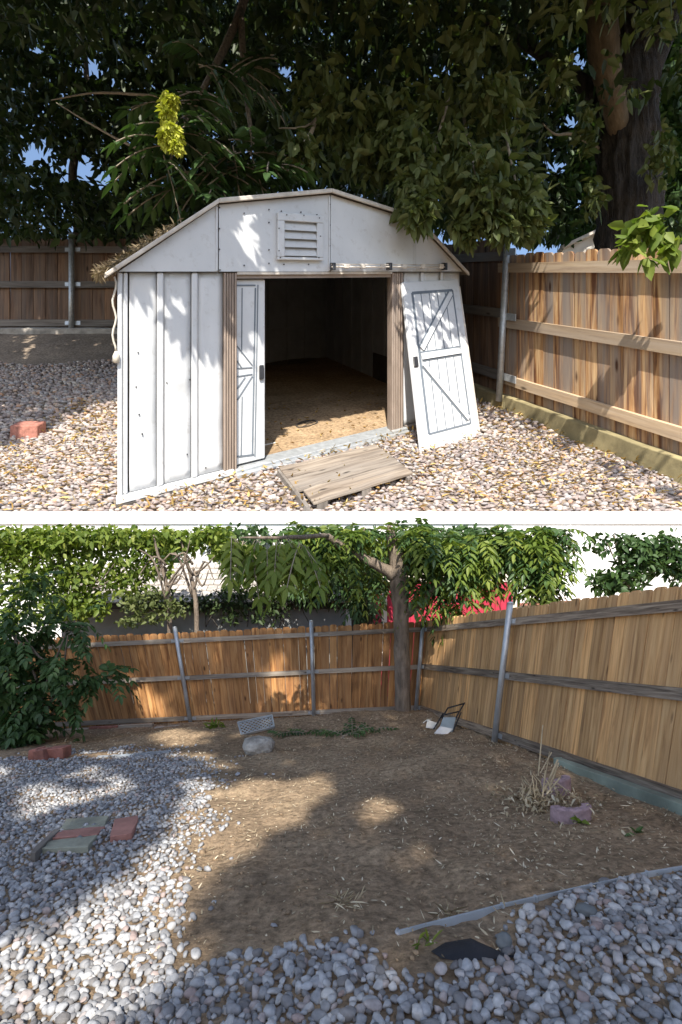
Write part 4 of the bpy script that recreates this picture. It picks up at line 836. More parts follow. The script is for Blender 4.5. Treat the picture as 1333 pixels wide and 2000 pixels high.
# ------------------------------------------------------------------ buildings behind the lower fence
gb = thing('garage', 'low grey stuccoed garage with pale shingle roof behind the orange fence', 'building', (*P(430, 1222, 7.0)[:2], -2.6), None)
y0 = 7.0
MB().box(kx(120) * y0, kx(690) * y0, y0, y0 + .9, -2.62, (1000 - 1186) * y0 / 1000).build('wall', M['shed_grey'], gb)
MB().box(kx(110) * y0, kx(695) * y0, y0 - .14, y0 - .08, (1000 - 1186) * y0 / 1000, (1000 - 1174) * y0 / 1000).build('fascia', M['dark_board'], gb)
a0, a1 = kx(105) * y0, kx(697) * y0; zA, zB = (1000 - 1176) * y0 / 1000, (1000 - 1128) * y0 / 1000 + .12
nrow, ncol = 7, 30
for r in range(nrow):
    ya, yb = y0 - .16 + r * .11, y0 - .16 + (r + 1) * .11 + .02; za, zb = zA + (zB - zA) * r / nrow, zA + (zB - zA) * (r + 1) / nrow
    for c_ in range(ncol):
        w = (a1 - a0) / ncol; x0 = a0 + c_ * w + (w / 2 if r % 2 else 0); dz = random.uniform(0, .008)
        MB().hexa([(x0 + .004, ya, za + dz + .012), (x0 + w - .004, ya, za + dz + .012), (x0 + w - .004, yb, zb), (x0 + .004, yb, zb)], [(x0 + .004, ya, za + dz + .028), (x0 + w - .004, ya, za + dz + .028), (x0 + w - .004, yb, zb + .014), (x0 + .004, yb, zb + .014)]).build('shingle', M['shingle'], gb)
MB().hexa([(a0, y0 - .15, zA - .01), (a1, y0 - .15, zA - .01), (a1, y0 + .62, zB - .01), (a0, y0 + .62, zB - .01)], [(a0, y0 - .15, zA + .008), (a1, y0 - .15, zA + .008), (a1, y0 + .62, zB + .008), (a0, y0 + .62, zB + .008)]).build('roof_deck', M['dark_board'], gb)
MB().box(kx(676) * y0, kx(690) * y0, y0 - .02, y0 - .002, -2.6, (1000 - 1188) * y0 / 1000).build('corner_board', M['white_paint'], gb)
rs = thing('red_shed', 'crimson board-sided shed with cream trim behind the fence corner', 'shed', (*P(870, 1215, 7.3)[:2], -2.7), None)
y1 = 7.3; zt = (1000 - 1136) * y1 / 1000
MB().box(kx(728) * y1, kx(1003) * y1, y1, y1 + .7, -2.7, zt).build('wall_core', M['red_paint'], rs)
nb = 22
for i in range(nb):
    xa = kx(758) * y1 + (kx(1000) - kx(758)) * y1 * i / nb; xb = kx(758) * y1 + (kx(1000) - kx(758)) * y1 * (i + 1) / nb
    bevel(MB().box(xa + .003, xb - .003, y1 - .016, y1 - .001, -2.69, zt - .002).build('siding_board', M['red_paint'], rs), .003)
MB().box(kx(746) * y1, kx(756) * y1, y1 - .03, y1 - .001, -2.69, zt).build('corner_trim', M['cream'], rs)
MB().box(kx(1001) * y1, kx(1009) * y1, y1 - .03, y1 + .7, -2.69, zt + .02).build('corner_trim', M['cream'], rs)
MB().box(kx(724) * y1, kx(1007) * y1, y1 - .035, y1 + .7, zt + .002, zt + .16).build('eave_board', M['cream'], rs)
ph = thing('white_house', 'white house gable with a thin red roof edge beyond the tan fence', 'house', (*P(1090, 1190, 7.6)[:2], -2.9), None)
y2 = 7.6
MB().box(kx(1014) * y2, kx(1170) * y2, y2, y2 + .5, -2.9, (1000 - 1178) * y2 / 1000).build('wall', M['house_pale'], ph)
MB().hexa([P(1008, 1180, y2 - .1), P(1180, 1172, y2 - .1), P(1180, 1172, y2 + .5), P(1008, 1180, y2 + .5)], [P(1008, 1168, y2 - .1), P(1100, 1148, y2 - .1), P(1100, 1148, y2 + .5), P(1008, 1168, y2 + .5)]).build('gable', M['wall_white'], ph)
MB().beam(P(1006, 1181, y2 - .13), P(1182, 1172, y2 - .13), (0, 0, 1), .03, .04).build('roof_edge', M['brick'], ph)
# buildings behind the upper fences
dh = thing('dark_house', 'slate-coloured house wall glimpsed behind the dark fence and trees', 'house', (*P(270, 470, 31)[:2], 8.7), None)
MB().box(kx(165) * 31, kx(470) * 31, 31, 35, 8.6, (1000 - 402) * .031).build('wall', M['house_dark'], dh)
MB().hexa([P(150, 402, 30.5), P(480, 402, 30.5), P(480, 390, 36), P(150, 390, 36)], [P(150, 396, 30.5), P(480, 396, 30.5), P(480, 380, 36), P(150, 380, 36)]).build('roof', M['dark_board'], dh)
lh = thing('pale_house', 'pale house gable peeping over the fence beside the big trunk', 'house', (*P(1140, 500, 24)[:2], 7.3), None)
mb = MB(); pr = [(1098, 505), (1210, 505), (1210, 470), (1165, 455), (1098, 484)]
mb.add([P(a, b, 24) for a, b in pr] + [P(a, b, 24) + np.array([0, 3.0, 0]) for a, b in pr], [(0, 1, 2, 3, 4), (9, 8, 7, 6, 5)] + [(k + 5, (k + 1) % 5 + 5, (k + 1) % 5, k) for k in range(5)]); mb.build('gable', M['house_pale'], lh)
MB().beam(P(1094, 487, 23.9), P(1165, 454, 23.9), (0, 1, 0), .5, .12).build('roof_edge', M['trim'], lh); MB().beam(P(1165, 454, 23.9), P(1216, 472, 23.9), (0, 1, 0), .5, .12).build('roof_edge', M['trim'], lh)
MB().box(*(P(1098, 0, 24)[0], P(1210, 0, 24)[0]), 24.01, 27, 7.0, (1000 - 506) * .024).build('wall', M['house_pale'], lh)

# ------------------------------------------------------------------ shade: crowns that arch over the yards, above and behind the view
def toward_sun(W, f):
    """from spots W (n,3; eye frame) go up the sun's ray to the crown surface f(t)->bool solved analytically by caller"""
    return W + SUN[None] * f[:, None]
def layer_upper(W, extra): tt = (W[:, 1] + extra - W[:, 2]) / (SUN[2] - SUN[1]); return toward_sun(W, tt)
def zU_(x, y): return zU(x, y)

# big tree right of the upper yard
bt = thing('big_tree', 'massive dark furrowed trunk with a broken limb, rising behind the streaked fence', 'tree', (*P(1225, 600, 17)[:2], zU(0, 17)), None)
b0 = P(1226, 560, 17); b0[2] = zU(0, 17.0) - .3
def barky(mb, seg, amp):
    V = np.array(mb.v); nr = len(V) // seg; C_ = V.reshape(nr, seg, 3).mean(1, keepdims=True); Q = V.reshape(nr, seg, 3) - C_; ang = np.arange(seg)[None] + 0 * Q[:, :, 0]; zz = V.reshape(nr, seg, 3)[:, :, 2]
    r_ = 1 + amp * (np.abs(vnoise(ang * .55 + vnoise(zz, ang * .2, 141, .8) * 1.6, zz * .5, 140) - .5) * 2 - .5) + amp * .5 * (vnoise(ang * 1.3, zz * 2.2, 142) - .5)
    mb.v = [tuple(q) for q in (C_ + Q * r_[:, :, None]).reshape(-1, 3)]; return mb
barky(limb([b0, P(1230, 470, 17), P(1228, 300, 17), P(1224, 150, 17), P(1220, 40, 17), P(1210, -120, 17.5)], [1.2, .98, .90, .95, .92, .8], 72, .0, 16), 72, .16).build('trunk', M['bark_dark'], bt, None, True)
limb([P(1212, 260, 16.6), P(1190, 160, 16.2), P(1178, 80, 16), P(1170, -20, 16)], [.30, .40, .46, .45], 12, .03).build('torn_limb', M['bark_pale'], bt, None, True)
limb([P(1250, 170, 16.8), P(1290, 60, 16.4), P(1330, -60, 16)], [.45, .5, .45], 12, .03).build('limb', M['bark_dark'], bt, None, True)
limb([P(1165, 180, 17), P(1090, 130, 17.5), P(1000, 70, 18), P(860, 20, 18)], [.28, .2, .15, .08], 8, .05).build('limb', M['bark_dark'], bt, None, True)
limb([P(1170, 290, 17), P(1120, 262, 16.5), P(1085, 262, 16), P(1060, 240, 16)], [.07, .05, .035, .02], 6, .05).build('limb', M['twig'], bt, None, True)

def scatter_px(n, poly_ok, ylo, yhi, xr=(-40, 1373), yr=(-60, 470)):
    px = RNG.uniform(*xr, n); py = RNG.uniform(*yr, n); k = poly_ok(px, py); px, py = px[k], py[k]; y = RNG.uniform(ylo, yhi, len(px))
    return np.stack([kx(px) * y, y, (1000 - py) * y / 1000], 1), px, py
# gaps where the sky shows (strength of thinning)
GAPS = [(70, 300, 60, 28), (150, 320, 60, 34), (205, 345, 40, 20), (180, 130, 30, 26), (560, 140, 40, 30), (860, 130, 22, 16), (1045, 100, 25, 30), (1128, 120, 22, 40), (1115, 235, 34, 30), (1090, 320, 34, 22), (1132, 395, 22, 26), (1010, 320, 26, 18), (590, 365, 14, 10), (70, 95, 14, 30), (1260, 110, 30, 20), (360, 400, 20, 8)]
def gapf(px, py, s=1.0):
    g = np.zeros(len(px))
    for (cx, cy, rx, ry) in GAPS: g = np.maximum(g, np.exp(-(((px - cx) / (rx * s)) ** 2 + ((py - cy) / (ry * s)) ** 2)))
    return g
def lower_edge(px):      # ragged bottom of the canopy
    return np.interp(px, [-40, 60, 160, 240, 300, 400, 520, 640, 760, 860, 960, 1060, 1110, 1180, 1280, 1373], [470, 465, 460, 458, 440, 405, 385, 378, 395, 440, 465, 470, 460, 480, 485, 490])
def keep_back(px, py):
    nn = .45 * vnoise(px / 26, py / 26, 90) + .55 * vnoise(px / 70, py / 70, 91)
    return (gapf(px, py) < .30 + .9 * nn * RNG.random(len(px))) & (py < lower_edge(px) + 12) & (nn > .16)
trees_u = [('broadleaf_tree', 'dark broadleaf tree behind the left fence with sky showing low through its crown', -60, 330, 'leaf_dark', 150, 29),
           ('broadleaf_tree', 'dark tree rising straight behind the shed roof', 330, 760, 'leaf_dark', 520, 28),
           ('broadleaf_tree', 'dark tree behind the fence corner beside the big trunk', 760, 1110, 'leaf_dark', 960, 28),
           ('broadleaf_tree', 'thin-crowned tree standing beyond the big trunk with bright sky gaps', 1110, 1400, 'leaf_mid', 1150, 27)]
for (nm, lb, x0, x1, mt, tx, ty) in trees_u:
    c = P(tx, 520, ty); c[2] = zU(0, 27) ; tr = thing(nm, lb, 'tree', tuple(c), None)
    limb([c + np.array([0, 0, -.3]), P(tx + 3, 430, ty), P(tx - 8, 330, ty), P(tx + 20, 200, ty), P(tx + 10, 40, ty)], [.34, .26, .22, .18, .1], 9, .05).build('trunk', M['bark_grey'] if tx == 150 else M['bark_dark'], tr, None, True)
    for k in range(5):
        sx = random.uniform(x0, x1); limb([P(tx, random.uniform(200, 360), ty), P((tx + sx) / 2, random.uniform(150, 300), ty - .5), P(sx, random.uniform(60, 260), ty - 1)], [.12, .08, .03], 6, .05).build('limb', M['bark_dark'], tr, None, True)
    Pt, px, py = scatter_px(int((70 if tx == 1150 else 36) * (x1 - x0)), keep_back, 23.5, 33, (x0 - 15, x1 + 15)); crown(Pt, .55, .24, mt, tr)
# front canopy mass hanging over the shed (big tree's crown)
def keep_mid(px, py):
    nn = .5 * vnoise(px / 34, py / 34, 95) + .5 * vnoise(px / 90, py / 80, 96)
    edge = np.interp(px, [-40, 300, 420, 560, 700, 760, 870, 960, 1070, 1100, 1373], [60, 120, 200, 330, 360, 370, 430, 440, 440, 240, 150])
    return (gapf(px, py, 1.25) < .12 + .5 * nn * RNG.random(len(px))) & (py < edge + 60 * (nn - .5)) & (nn > .36)
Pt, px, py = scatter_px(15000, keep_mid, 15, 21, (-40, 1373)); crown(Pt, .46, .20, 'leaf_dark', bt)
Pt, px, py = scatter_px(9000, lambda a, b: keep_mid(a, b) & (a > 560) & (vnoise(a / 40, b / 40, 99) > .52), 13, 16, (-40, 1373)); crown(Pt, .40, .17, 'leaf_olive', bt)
# hanging leafy ends on the right, sunlit tips
cl = [(800, 300, 12.5, 60, 60, 230), (815, 370, 12.2, 45, 55, 330), (820, 410, 12.0, 30, 35, 220), (930, 350, 12.5, 70, 60, 280), (940, 400, 12.5, 55, 50, 280), (1000, 370, 12.8, 55, 60, 260), (1030, 425, 12.6, 40, 45, 280), (985, 440, 12.5, 35, 30, 150), (910, 440, 12.6, 35, 26, 150), (880, 300, 13, 60, 60, 220), (720, 300, 13, 60, 50, 200), (590, 290, 12, 40, 30, 90), (760, 230, 13, 80, 60, 240), (640, 200, 13, 80, 60, 220), (960, 190, 13, 60, 50, 180), (1150, 250, 15, 26, 60, 90), (1160, 380, 15, 22, 50, 80), (1290, 300, 15, 30, 60, 110), (1100, 150, 15, 40, 40, 90)]
crown(in_clumps(cl), .34, .15, 'leaf_olive', bt, .8)
for pp in ([P(880, 180, 14), P(850, 290, 12.8), P(822, 400, 12.1)], [P(980, 200, 14), P(1000, 320, 12.8), P(1030, 430, 12.6)], [P(900, 200, 14), P(925, 320, 12.7), P(945, 420, 12.5)], [P(640, 170, 14), P(610, 240, 13), P(545, 250, 12.6)], [P(620, 230, 13), P(600, 270, 12.8), P(560, 315, 12.5)], [P(618, 235, 13), P(596, 300, 12.7), P(590, 340, 12.5)], [P(330, 190, 15), P(200, 180, 15), P(100, 195, 15)], [P(290, 300, 15), P(210, 260, 15), P(110, 200, 15)]):
    limb(pp, [.05, .032, .012], 5, .2).build('twig', M['twig'], bt, None, True)
# near leafy spray at the right edge
crown(in_clumps([(1250, 455, 9.5, 34, 32, 60), (1275, 430, 9.5, 26, 30, 40), (1222, 480, 9.4, 16, 16, 14), (1262, 500, 9.4, 12, 10, 8), (1300, 470, 9.5, 28, 40, 40)]), .30, .17, 'leaf_bright', bt, .6, 'leaf_spray')
# ailanthus in front of the canopy, compound leaves one by one
at_ = thing('ailanthus_branch', 'drooping branch of long compound leaves with a yellow seed bunch above the shed roof', 'tree branch', tuple(P(420, 130, 14)), None)
limb([P(520, -160, 16), P(470, 20, 14.5), P(410, 150, 13), P(350, 260, 12), P(330, 330, 11.6)], [.16, .12, .08, .05, .02], 8, .05).build('stem', M['bark_grey'], at_, None, True)
limb([P(470, 20, 14.5), P(480, 180, 13), P(500, 300, 12.2), P(520, 345, 12)], [.1, .07, .04, .02], 8, .05).build('stem', M['bark_grey'], at_, None, True)
sp = []
for (px, py, y, k) in ((400, 130, 12.2, 5), (350, 215, 12, 5), (370, 250, 11.6, 5), (330, 275, 11.4, 5), (400, 200, 12, 4), (440, 255, 12, 4), (480, 290, 12, 6), (440, 320, 12.2, 5), (520, 310, 12.2, 4), (380, 330, 12, 4), (540, 110, 12.8, 4), (470, 130, 12.8, 4), (310, 305, 11.6, 3), (350, 360, 12.2, 3), (430, 370, 12.4, 3), (500, 350, 12.4, 3)):
    for i in range(k):
        a = RNG.uniform(0, 2 * math.pi); sp.append((P(px + RNG.normal() * 14, py + RNG.normal() * 12, y), (math.cos(a) * .9, -.35 + .4 * math.sin(a), RNG.uniform(-.35, .25)), RNG.uniform(1.0, 1.45)))
single_fronds(sp, 'leaf_mid', at_, 6, .46, .17, .5)
Pt = in_clumps([(332, 196, 10.2, 18, 14, 300), (328, 222, 10.2, 14, 18, 240), (335, 255, 10.1, 20, 16, 300), (345, 278, 10.1, 12, 20, 170), (322, 268, 10.1, 10, 18, 150)]); V, F, t_ = simple_leaves(Pt, .13, .07, 1.0); mesh_obj('seed_bunch', up(V), F, M['seed'], at_, False, t_)['kind'] = 'stuff'

# ---- overhead crown of the big tree: shades canopy, gable, left ground and right fence
Wp = []
def add_w(px, py, y, keep=None):
    W = np.stack([kx(px) * y, y, (1000 - py) * y / 1000], 1); Wp.append(W if keep is None else W[keep])
n = 24000; px = RNG.uniform(-80, 1410, n); py = RNG.uniform(-60, 400, n); y = RNG.uniform(13, 30, n)
add_w(px, py, y, (vnoise(px / 60, py / 60, 100) > .22) & ~((np.abs(px - 815) < 45) & (np.abs(py - 385) < 60)) & ~((py > 370) & (px > 860) & (px < 1060)))
LIT_GABLE = [(440, 398), (508, 396), (525, 440), (532, 540), (458, 540), (450, 470)]
TIPS = [(800, 330), (870, 330), (870, 450), (790, 450)], [(930, 425), (1080, 400), (1080, 480), (900, 480)], [(570, 270), (640, 270), (640, 320), (570, 320)], [(280, 150), (390, 150), (390, 320), (280, 320)]
n = 9000; px = RNG.uniform(240, 1090, n); py = RNG.uniform(60, 450, n); y = RNG.uniform(11.0, 14.5, n); kt = np.ones(n, bool)
for g in TIPS: kt &= ~inpoly(px, py, g)
add_w(px, py, y, kt & (vnoise(px / 40, py / 40, 111) > .30))
n = 7000; px = RNG.uniform(215, 910, n); py = RNG.uniform(378, 530, n); t_ = su(px); y = A0[1] + EU[1] * t_
add_w(px, py, y, ~inpoly(px, py, LIT_GABLE) & (vnoise(px / 13, py / 13, 101) > .26))
n = 1500; px = RNG.uniform(320, 460, n); py = RNG.uniform(532, 690, n); y = A0[1] + EU[1] * su(px)                        # leaf shadows on the sheets
add_w(px, py, y, inpoly(px, py, [(335, 535), (455, 535), (450, 600), (420, 620), (412, 680), (392, 650), (372, 660), (335, 640), (360, 610), (372, 575)]) & (vnoise(px / 9, py / 9, 102) > .45))
n = 300; px = RNG.uniform(460, 520, n); py = RNG.uniform(540, 680, n); y = A0[1] + EU[1] * su(px); add_w(px, py, y, vnoise(px / 12, py / 14, 103) + (620 - py) / 300 > .5)
n = 420; px = RNG.uniform(790, 925, n); py = RNG.uniform(545, 720, n); y = A0[1] + EU[1] * su(px) - .6; add_w(px, py, y, inpoly(px, py, [(790, 550), (895, 550), (925, 720), (890, 690), (870, 620), (830, 620), (820, 700), (800, 690)]) & (vnoise(px / 9, py / 9, 104) > .28))
n = 22000; px = RNG.uniform(-40, 235, n); py = RNG.uniform(640, 900, n); y = HU * 1000 / (py - 530); add_w(px, py, y, (py < 868 - .42 * px + 30 * (vnoise(px / 20, py / 20, 105) - .5)) & (vnoise(px / 25, py / 12, 106) > .25))
n = 1500; px = RNG.uniform(-40, 260, n); py = RNG.uniform(460, 660, n); add_w(px, py, np.full(n, 26.0), vnoise(px / 22, py / 22, 107) > .33)
n = 500; y = RNG.uniform(9, 15, n); q = PR0[None] + dR[None] * ((y - 10.5) / dR[1])[:, None] - np.array([[1, 0]]) * RNG.uniform(.2, 1.2, n)[:, None]; W = np.stack([q[:, 0], y, zU(q[:, 0], y)], 1); Wp.append(W[vnoise(y * 2, q[:, 0] * 3, 109) > .5])
n = 1500; px = RNG.uniform(1140, 1320, n); py = RNG.uniform(-60, 460, n); add_w(px, py, np.full(n, 15.9), vnoise(px / 25, py / 30, 110) > .2)
W = np.concatenate(Wp); T = layer_upper(W, 3.6 + RNG.random(len(W)) * 1.6); px, py = proj(T)
T = T[(T[:, 1] > 2.6) & ~((T[:, 1] > 0) & (py > -60))]
big = T[:, 1] > 8
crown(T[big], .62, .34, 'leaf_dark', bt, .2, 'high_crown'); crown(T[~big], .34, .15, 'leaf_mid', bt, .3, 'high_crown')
for k in range(16):
    q = T[RNG.integers(0, len(T))]; limb([P(1205, -120, 17.5), (P(1205, -120, 17.5) + q) / 2 + np.array([0, 0, 1.5]), q], [.5, .25, .05], 7, .03).build('limb', M['bark_dark'], bt, None, True)

# ------------------------------------------------------------------ trees of the lower yard
sh_t = thing('shade_tree', 'grey-barked forked tree growing at the fence corner of the bare plot', 'tree', (*Lw(788, 1402)[:2], 0), 'L')
ty = Lw(788, 1402)[1]
tb = P(787, 1412, ty); limb([tb, P(787, 1392, ty), P(786, 1300, ty), P(784, 1200, ty), P(780, 1130, ty), P(775, 1085, ty), P(764, 1046, ty), P(760, 1026, ty)], [.112, .082, .078, .082, .098, .078, .052, .018], 18, .03, 6).build('trunk', M['bark_grey'], sh_t, None, True)
for pts, rr in (([P(772, 1125, ty - .02), P(745, 1108, ty - .05), P(715, 1092, ty - .1), P(690, 1080, ty - .1), P(660, 1062, ty - .2), P(640, 1046, ty - .3)], [.07, .055, .046, .042, .04, .03]),
                ([P(790, 1200, ty), P(812, 1184, ty - .05), P(850, 1150, ty - .15), P(900, 1108, ty - .25), P(945, 1074, ty - .3), P(972, 1048, ty - .3)], [.06, .048, .036, .028, .02, .012]),
                ([P(782, 1128, ty), P(800, 1105, ty), P(830, 1096, ty), P(870, 1100, ty - .1)], [.06, .045, .03, .015]),
                ([P(720, 1095, ty), P(704, 1060, ty), P(714, 1030, ty)], [.012, .01, .006]), ([P(848, 1152, ty - .15), P(856, 1110, ty - .1), P(866, 1070, ty - .1)], [.012, .009, .005])):
    limb(pts, rr, 10, .05).build('limb', M['bark_grey'], sh_t, None, True)
def below(Pt, lim=1040):
    px, py = proj(Pt); return Pt[py > lim - 26 + 60 * vnoise(px / 26, px * 0, 120) * vnoise(px / 70, px * 0, 121)]
cl = [(660, 1044, 5.2, 60, 14, 60), (765, 1036, 5.15, 36, 10, 34), (820, 1042, 5.2, 50, 14, 40), (640, 1085, 5.2, 50, 30, 60), (690, 1050, 5.4, 50, 16, 40), (720, 1130, 5.5, 30, 26, 30), (840, 1056, 5.1, 60, 22, 80), (850, 1110, 5.2, 50, 32, 80), (900, 1085, 5.0, 55, 38, 100), (935, 1110, 5.0, 28, 34, 50), (880, 1178, 5.2, 40, 14, 26), (960, 1070, 5.0, 50, 32, 90), (1040, 1080, 4.8, 44, 42, 120), (1060, 1130, 4.7, 26, 36, 60), (1010, 1050, 4.9, 40, 20, 60), (820, 1150, 5.2, 20, 18, 20), (610, 1050, 5.2, 50, 20, 60), (1090, 1050, 4.8, 40, 18, 50)]
CP = below(in_clumps(cl), 1030); frond_crown(CP[::2], .22, 5, .095, .032, 'leaf_mid', sh_t); frond_crown(CP[1::2], .24, 5, .10, .034, 'leaf_bright', sh_t)
# near hanging compound leaves
hb = thing('ailanthus_branch', 'low bough of large drooping compound leaves hanging before the orange fence', 'tree branch', tuple(P(540, 1040, 4.0)), None)
limb([P(640, 1046, ty - .3), P(590, 1048, 4.4), P(540, 1050, 4.0), P(470, 1050, 4.0)], [.022, .022, .014, .006], 7, .1).build('stem', M['bark_grey'], hb, None, True)
sp = []
for (px, py, k) in ((455, 1046, 4), (480, 1052, 4), (505, 1050, 5), (530, 1056, 5), (555, 1050, 5), (580, 1056, 4), (600, 1060, 3), (540, 1085, 3), (570, 1090, 3), (500, 1085, 3)):
    for i in range(k):
        a = RNG.uniform(0, 2 * math.pi); sp.append((P(px + RNG.normal() * 6, py + RNG.random() * 8, 4.0 + RNG.normal() * .12), (math.cos(a) * .6, math.sin(a) * .5, RNG.uniform(-.9, -.35)), RNG.uniform(.20, .30)))
single_fronds(sp, 'leaf_bright', hb, 5, .13, .045, .35)
# dark tree behind the corner
dt = thing('broadleaf_tree', 'dark leaning trunk with drooping foliage between garage and red shed', 'tree', (*P(712, 1230, 6.6)[:2], -2.5), None)
b = P(712, 1230, 6.6); b[2] = -2.55; limb([b, P(708, 1200, 6.6), P(690, 1140, 6.6), P(672, 1100, 6.6), P(655, 1045, 6.6)], [.17, .14, .12, .1, .05], 10, .04).build('trunk', M['bark_dark'], dt, None, True)
frond_crown(below(in_clumps([(690, 1080, 6.5, 50, 40, 120), (705, 1150, 6.4, 22, 40, 70), (640, 1090, 6.5, 50, 36, 110), (745, 1080, 6.5, 35, 35, 70), (600, 1110, 6.6, 40, 30, 70)]), 1042), .26, 5, .11, .036, 'leaf_mid', dt)
# vines over the garage roof
vn = thing('roof_vine', 'dark creeper trailing over the garage eave behind the fence', 'vine', (*P(500, 1200, 6.75)[:2], -2.5), None)
crown(in_clumps([(400, 1180, 6.8, 60, 16, 260), (470, 1165, 6.8, 60, 26, 380), (550, 1160, 6.8, 60, 26, 380), (620, 1165, 6.8, 50, 24, 260), (300, 1170, 6.8, 60, 26, 260), (520, 1195, 6.7, 50, 22, 150), (455, 1200, 6.7, 30, 20, 80)]), .075, .035, 'leaf_dark', vn, .5, 'foliage')
for k in range(10):
    a = P(RNG.uniform(380, 640), 1225, 6.75); limb([a, a + np.array([RNG.normal() * .1, 0, .25]), a + np.array([RNG.normal() * .25, 0, .5])], [.008, .006, .004], 5, .2).build('stem', M['dark_board'], vn, None, True)
# sunlit trees at left behind the fence
def bgtree(label, tx, x0, x1, y, clumps, m, L=.085, W=.042):
    tr = thing('sunlit_tree', label, 'tree', (*P(tx, 1230, y)[:2], -HL - ML * y), None); b = P(tx, 1230, y); b[2] = -HL - ML * y - .1
    limb([b, P(tx + 2, 1200, y), P(tx - 8, 1130, y), P(tx - 22, 1080, y), P(tx - 30, 1045, y)], [.032, .028, .022, .016, .008], 8, .06).build('trunk', M['bark_grey'], tr, None, True)
    for k in range(6): sx = random.uniform(x0, x1); limb([P(tx - 5, random.uniform(1100, 1180), y), P((tx + sx) / 2, random.uniform(1080, 1150), y - .1), P(sx, random.uniform(1050, 1140), y - .15)], [.018, .012, .005], 5, .1).build('limb', M['bark_grey'], tr, None, True)
    crown(below(in_clumps(clumps), 1026), L, W, m, tr); return tr
bgtree('sunlit yellow-green tree behind the fence above the dark shrub', 150, -20, 240, 6.1, [(20, 1050, 6.0, 70, 26, 520), (130, 1046, 6.0, 70, 22, 480), (220, 1048, 6.05, 60, 24, 420), (20, 1080, 6.0, 60, 50, 520), (90, 1070, 6.0, 60, 40, 520), (150, 1060, 6.1, 60, 30, 420), (60, 1140, 6.0, 60, 45, 420), (130, 1130, 6.0, 55, 50, 520), (190, 1110, 6.1, 50, 50, 420), (170, 1180, 6.0, 50, 35, 380), (100, 1190, 6.0, 50, 30, 260), (-20, 1180, 6.0, 50, 50, 260), (20, 1210, 6, 50, 30, 200)], 'leaf_bright')
bgtree('slim pale-trunked tree leaning over the grey garage wall', 382, 240, 440, 6.0, [(300, 1044, 6.1, 60, 18, 360), (400, 1042, 6.1, 50, 16, 260), (260, 1070, 6.1, 55, 40, 420), (310, 1060, 6.1, 50, 28, 320), (250, 1130, 6.1, 50, 40, 300), (360, 1060, 6.1, 40, 24, 200), (300, 1110, 6.1, 40, 24, 160), (430, 1065, 6.1, 40, 30, 260), (470, 1100, 6.2, 40, 40, 260)], 'leaf_bright')
bgtree('low airy olive sapling reaching over the top of the orange fence', 330, 230, 380, 5.9, [(260, 1175, 5.85, 40, 22, 130), (310, 1165, 5.85, 40, 20, 130), (290, 1205, 5.85, 50, 14, 150), (340, 1190, 5.85, 30, 18, 90), (250, 1215, 5.85, 30, 10, 60)], 'leaf_olive', .06, .032)
bgtree('dark tree filling the gap above the garage roof', 540, 450, 640, 7.9, [(470, 1046, 7.9, 90, 20, 420), (620, 1046, 7.9, 90, 20, 420), (780, 1044, 7.9, 90, 18, 420), (920, 1044, 7.9, 80, 18, 360), (470, 1090, 7.9, 60, 46, 420), (560, 1090, 7.9, 60, 46, 420), (640, 1100, 7.9, 50, 50, 360), (330, 1095, 7.9, 40, 50, 200), (700, 1090, 7.9, 50, 50, 320), (790, 1080, 7.9, 50, 40, 320), (880, 1080, 7.9, 50, 34, 320), (960, 1070, 7.9, 50, 30, 260)], 'leaf_mid', .12, .06)
bgtree('dark tree beyond the tan fence beside the white house', 1230, 1140, 1380, 5.6, [(1210, 1130, 5.4, 50, 26, 300), (1250, 1090, 5.4, 50, 40, 420), (1300, 1080, 5.4, 50, 46, 420), (1180, 1140, 5.4, 30, 18, 130), (1340, 1110, 5.4, 40, 50, 300), (1170, 1060, 5.5, 30, 22, 60), (1230, 1055, 5.4, 40, 14, 120)], 'leaf_mid')
# dark shrub in front of the left end of the orange fence
sb = thing('shrub', 'dark green leafy shrub crowding the shaded end of the orange fence', 'shrub', (*Lw(70, 1452)[:2], 0), 'L'); yS = Lw(70, 1452)[1]
for k in range(7): limb([to_world([Lw(60 + RNG.normal() * 25, 1450)], 'L')[0] - np.array([0, 0, CZ]), P(80 + RNG.normal() * 40, 1350, yS), P(100 + RNG.normal() * 70, 1240, yS - .1)], [.02, .014, .005], 6, .1).build('stem', M['bark_grey'], sb, None, True)
cl = [(60, 1230, yS, 60, 45, 36), (130, 1215, yS, 50, 30, 22), (50, 1310, yS, 60, 50, 44), (130, 1300, yS, 55, 30, 26), (195, 1322, yS, 45, 20, 24), (70, 1380, yS, 50, 50, 44), (125, 1365, yS, 40, 22, 14), (70, 1150, yS, 50, 40, 22), (40, 1430, yS, 45, 30, 46), (10, 1260, yS, 50, 60, 50), (0, 1370, yS, 50, 70, 70)]
frond_crown(in_clumps(cl), .20, 5, .085, .04, 'leaf_mid', sb, .4, 'foliage')

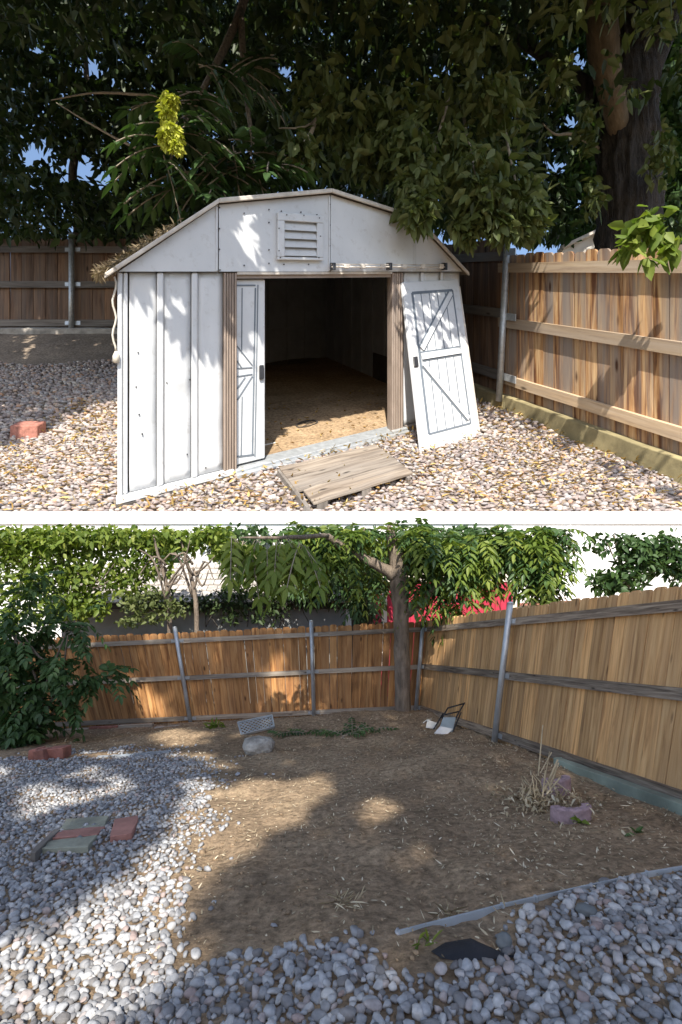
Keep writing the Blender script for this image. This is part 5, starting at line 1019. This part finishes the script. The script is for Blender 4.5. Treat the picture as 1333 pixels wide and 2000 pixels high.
# ------------------------------------------------------------------ tree behind the viewer whose crown shades the lower yard
LIT = [[(380, 1520), (470, 1526), (560, 1516), (648, 1508), (662, 1552), (620, 1580), (590, 1600), (540, 1625), (490, 1675), (425, 1715), (390, 1750), (450, 1778), (400, 1805), (330, 1830), (440, 1855), (390, 1905), (300, 1935), (200, 2060), (-90, 2060), (-90, 1850), (60, 1805), (150, 1765), (215, 1712), (280, 1672), (330, 1610), (360, 1575), (340, 1545)],
       [(692, 1585), (735, 1556), (800, 1566), (772, 1600), (722, 1624)], [(430, 1492), (490, 1488), (470, 1508), (420, 1510)], [(1210, 1895), (1300, 1900), (1330, 1990), (1230, 1960)], [(300, 1440), (450, 1428), (480, 1436), (330, 1466)], [(690, 1632), (730, 1622), (740, 1640), (700, 1650)]]
Wp = []
n = 60000; x = RNG.uniform(-4.5, 2.6, n); y = RNG.uniform(.9, 5.7, n); px = 666.5 + 1000 * x / y; py = hz(px) + 1000 * HL / y
lit = np.zeros(n, bool); wx = 22 * (vnoise(x, y, 130, 6) - .5); wy = 22 * (vnoise(x, y, 131, 6) - .5)
for g in LIT: lit |= inpoly(px + wx, py + wy, g)
dap = inpoly(px, py, [(-90, 1470), (420, 1470), (420, 1560), (330, 1640), (-90, 1640)]) & (vnoise(px / 60, py / 16, 132) > .60)
k = ~(lit | dap); Wp.append(np.stack([x[k], y[k], zL(x[k], y[k])], 1))
n = 9000; x = RNG.uniform(-4, .9, n); h = RNG.uniform(0, 1.05, n); px = 666.5 + 1000 * x / YB; py = hz(px) + (HL - h) * 1000 / YB
lit = np.zeros(n, bool)
for g in ([(505, 1300), (590, 1308), (622, 1405), (550, 1402), (530, 1350)], [(228, 1290), (266, 1308), (322, 1345), (342, 1408), (280, 1405), (258, 1345)], [(530, 1262), (560, 1280), (545, 1320), (525, 1300)], [(745, 1240), (772, 1250), (770, 1285)], [(330, 1400), (470, 1385), (470, 1408), (330, 1425)]): lit |= inpoly(px, py, g)
k = ~lit & (vnoise(px / 30, py / 40, 133) > .12); Wp.append(np.stack([x[k], np.full(k.sum(), YB - .05), zL(x[k], YB) + h[k]], 1))
W = np.concatenate(Wp); zt_ = 6.0 + 1.0 * RNG.random(len(W)); T = toward_sun(W, (zt_ - W[:, 2]) / SUN[2])
T = T[~((T[:, 1] > 0) & (T[:, 2] < T[:, 1] * 1.12 + .25))]
yt = thing('yard_tree', 'tall tree standing behind the viewpoint and shading the bare plot', 'tree', (5.6, -4.2, 0), 'L')
tb = np.array([5.6, -4.2, zL(5.6, -4.2) - .1]); limb([tb, tb + np.array([0, 0, 2]), tb + np.array([-.2, .1, 5.5]), tb + np.array([-.5, .3, 8])], [.22, .18, .15, .1], 12, .04).build('trunk', M['bark_grey'], yt, None, True)
for k in range(10):
    TT = T[T[:, 0] > np.percentile(T[:, 0], 70)]; q = TT[RNG.integers(0, len(TT))]; s_ = tb + np.array([-.2, .1, 5.2]); limb([s_, (s_ + q) / 2 + np.array([0, 0, .4]), q], [.07, .03, .01], 7, .05).build('limb', M['bark_grey'], yt, None, True)
crown(T, .09, .056, 'leaf_mid', yt, .2)
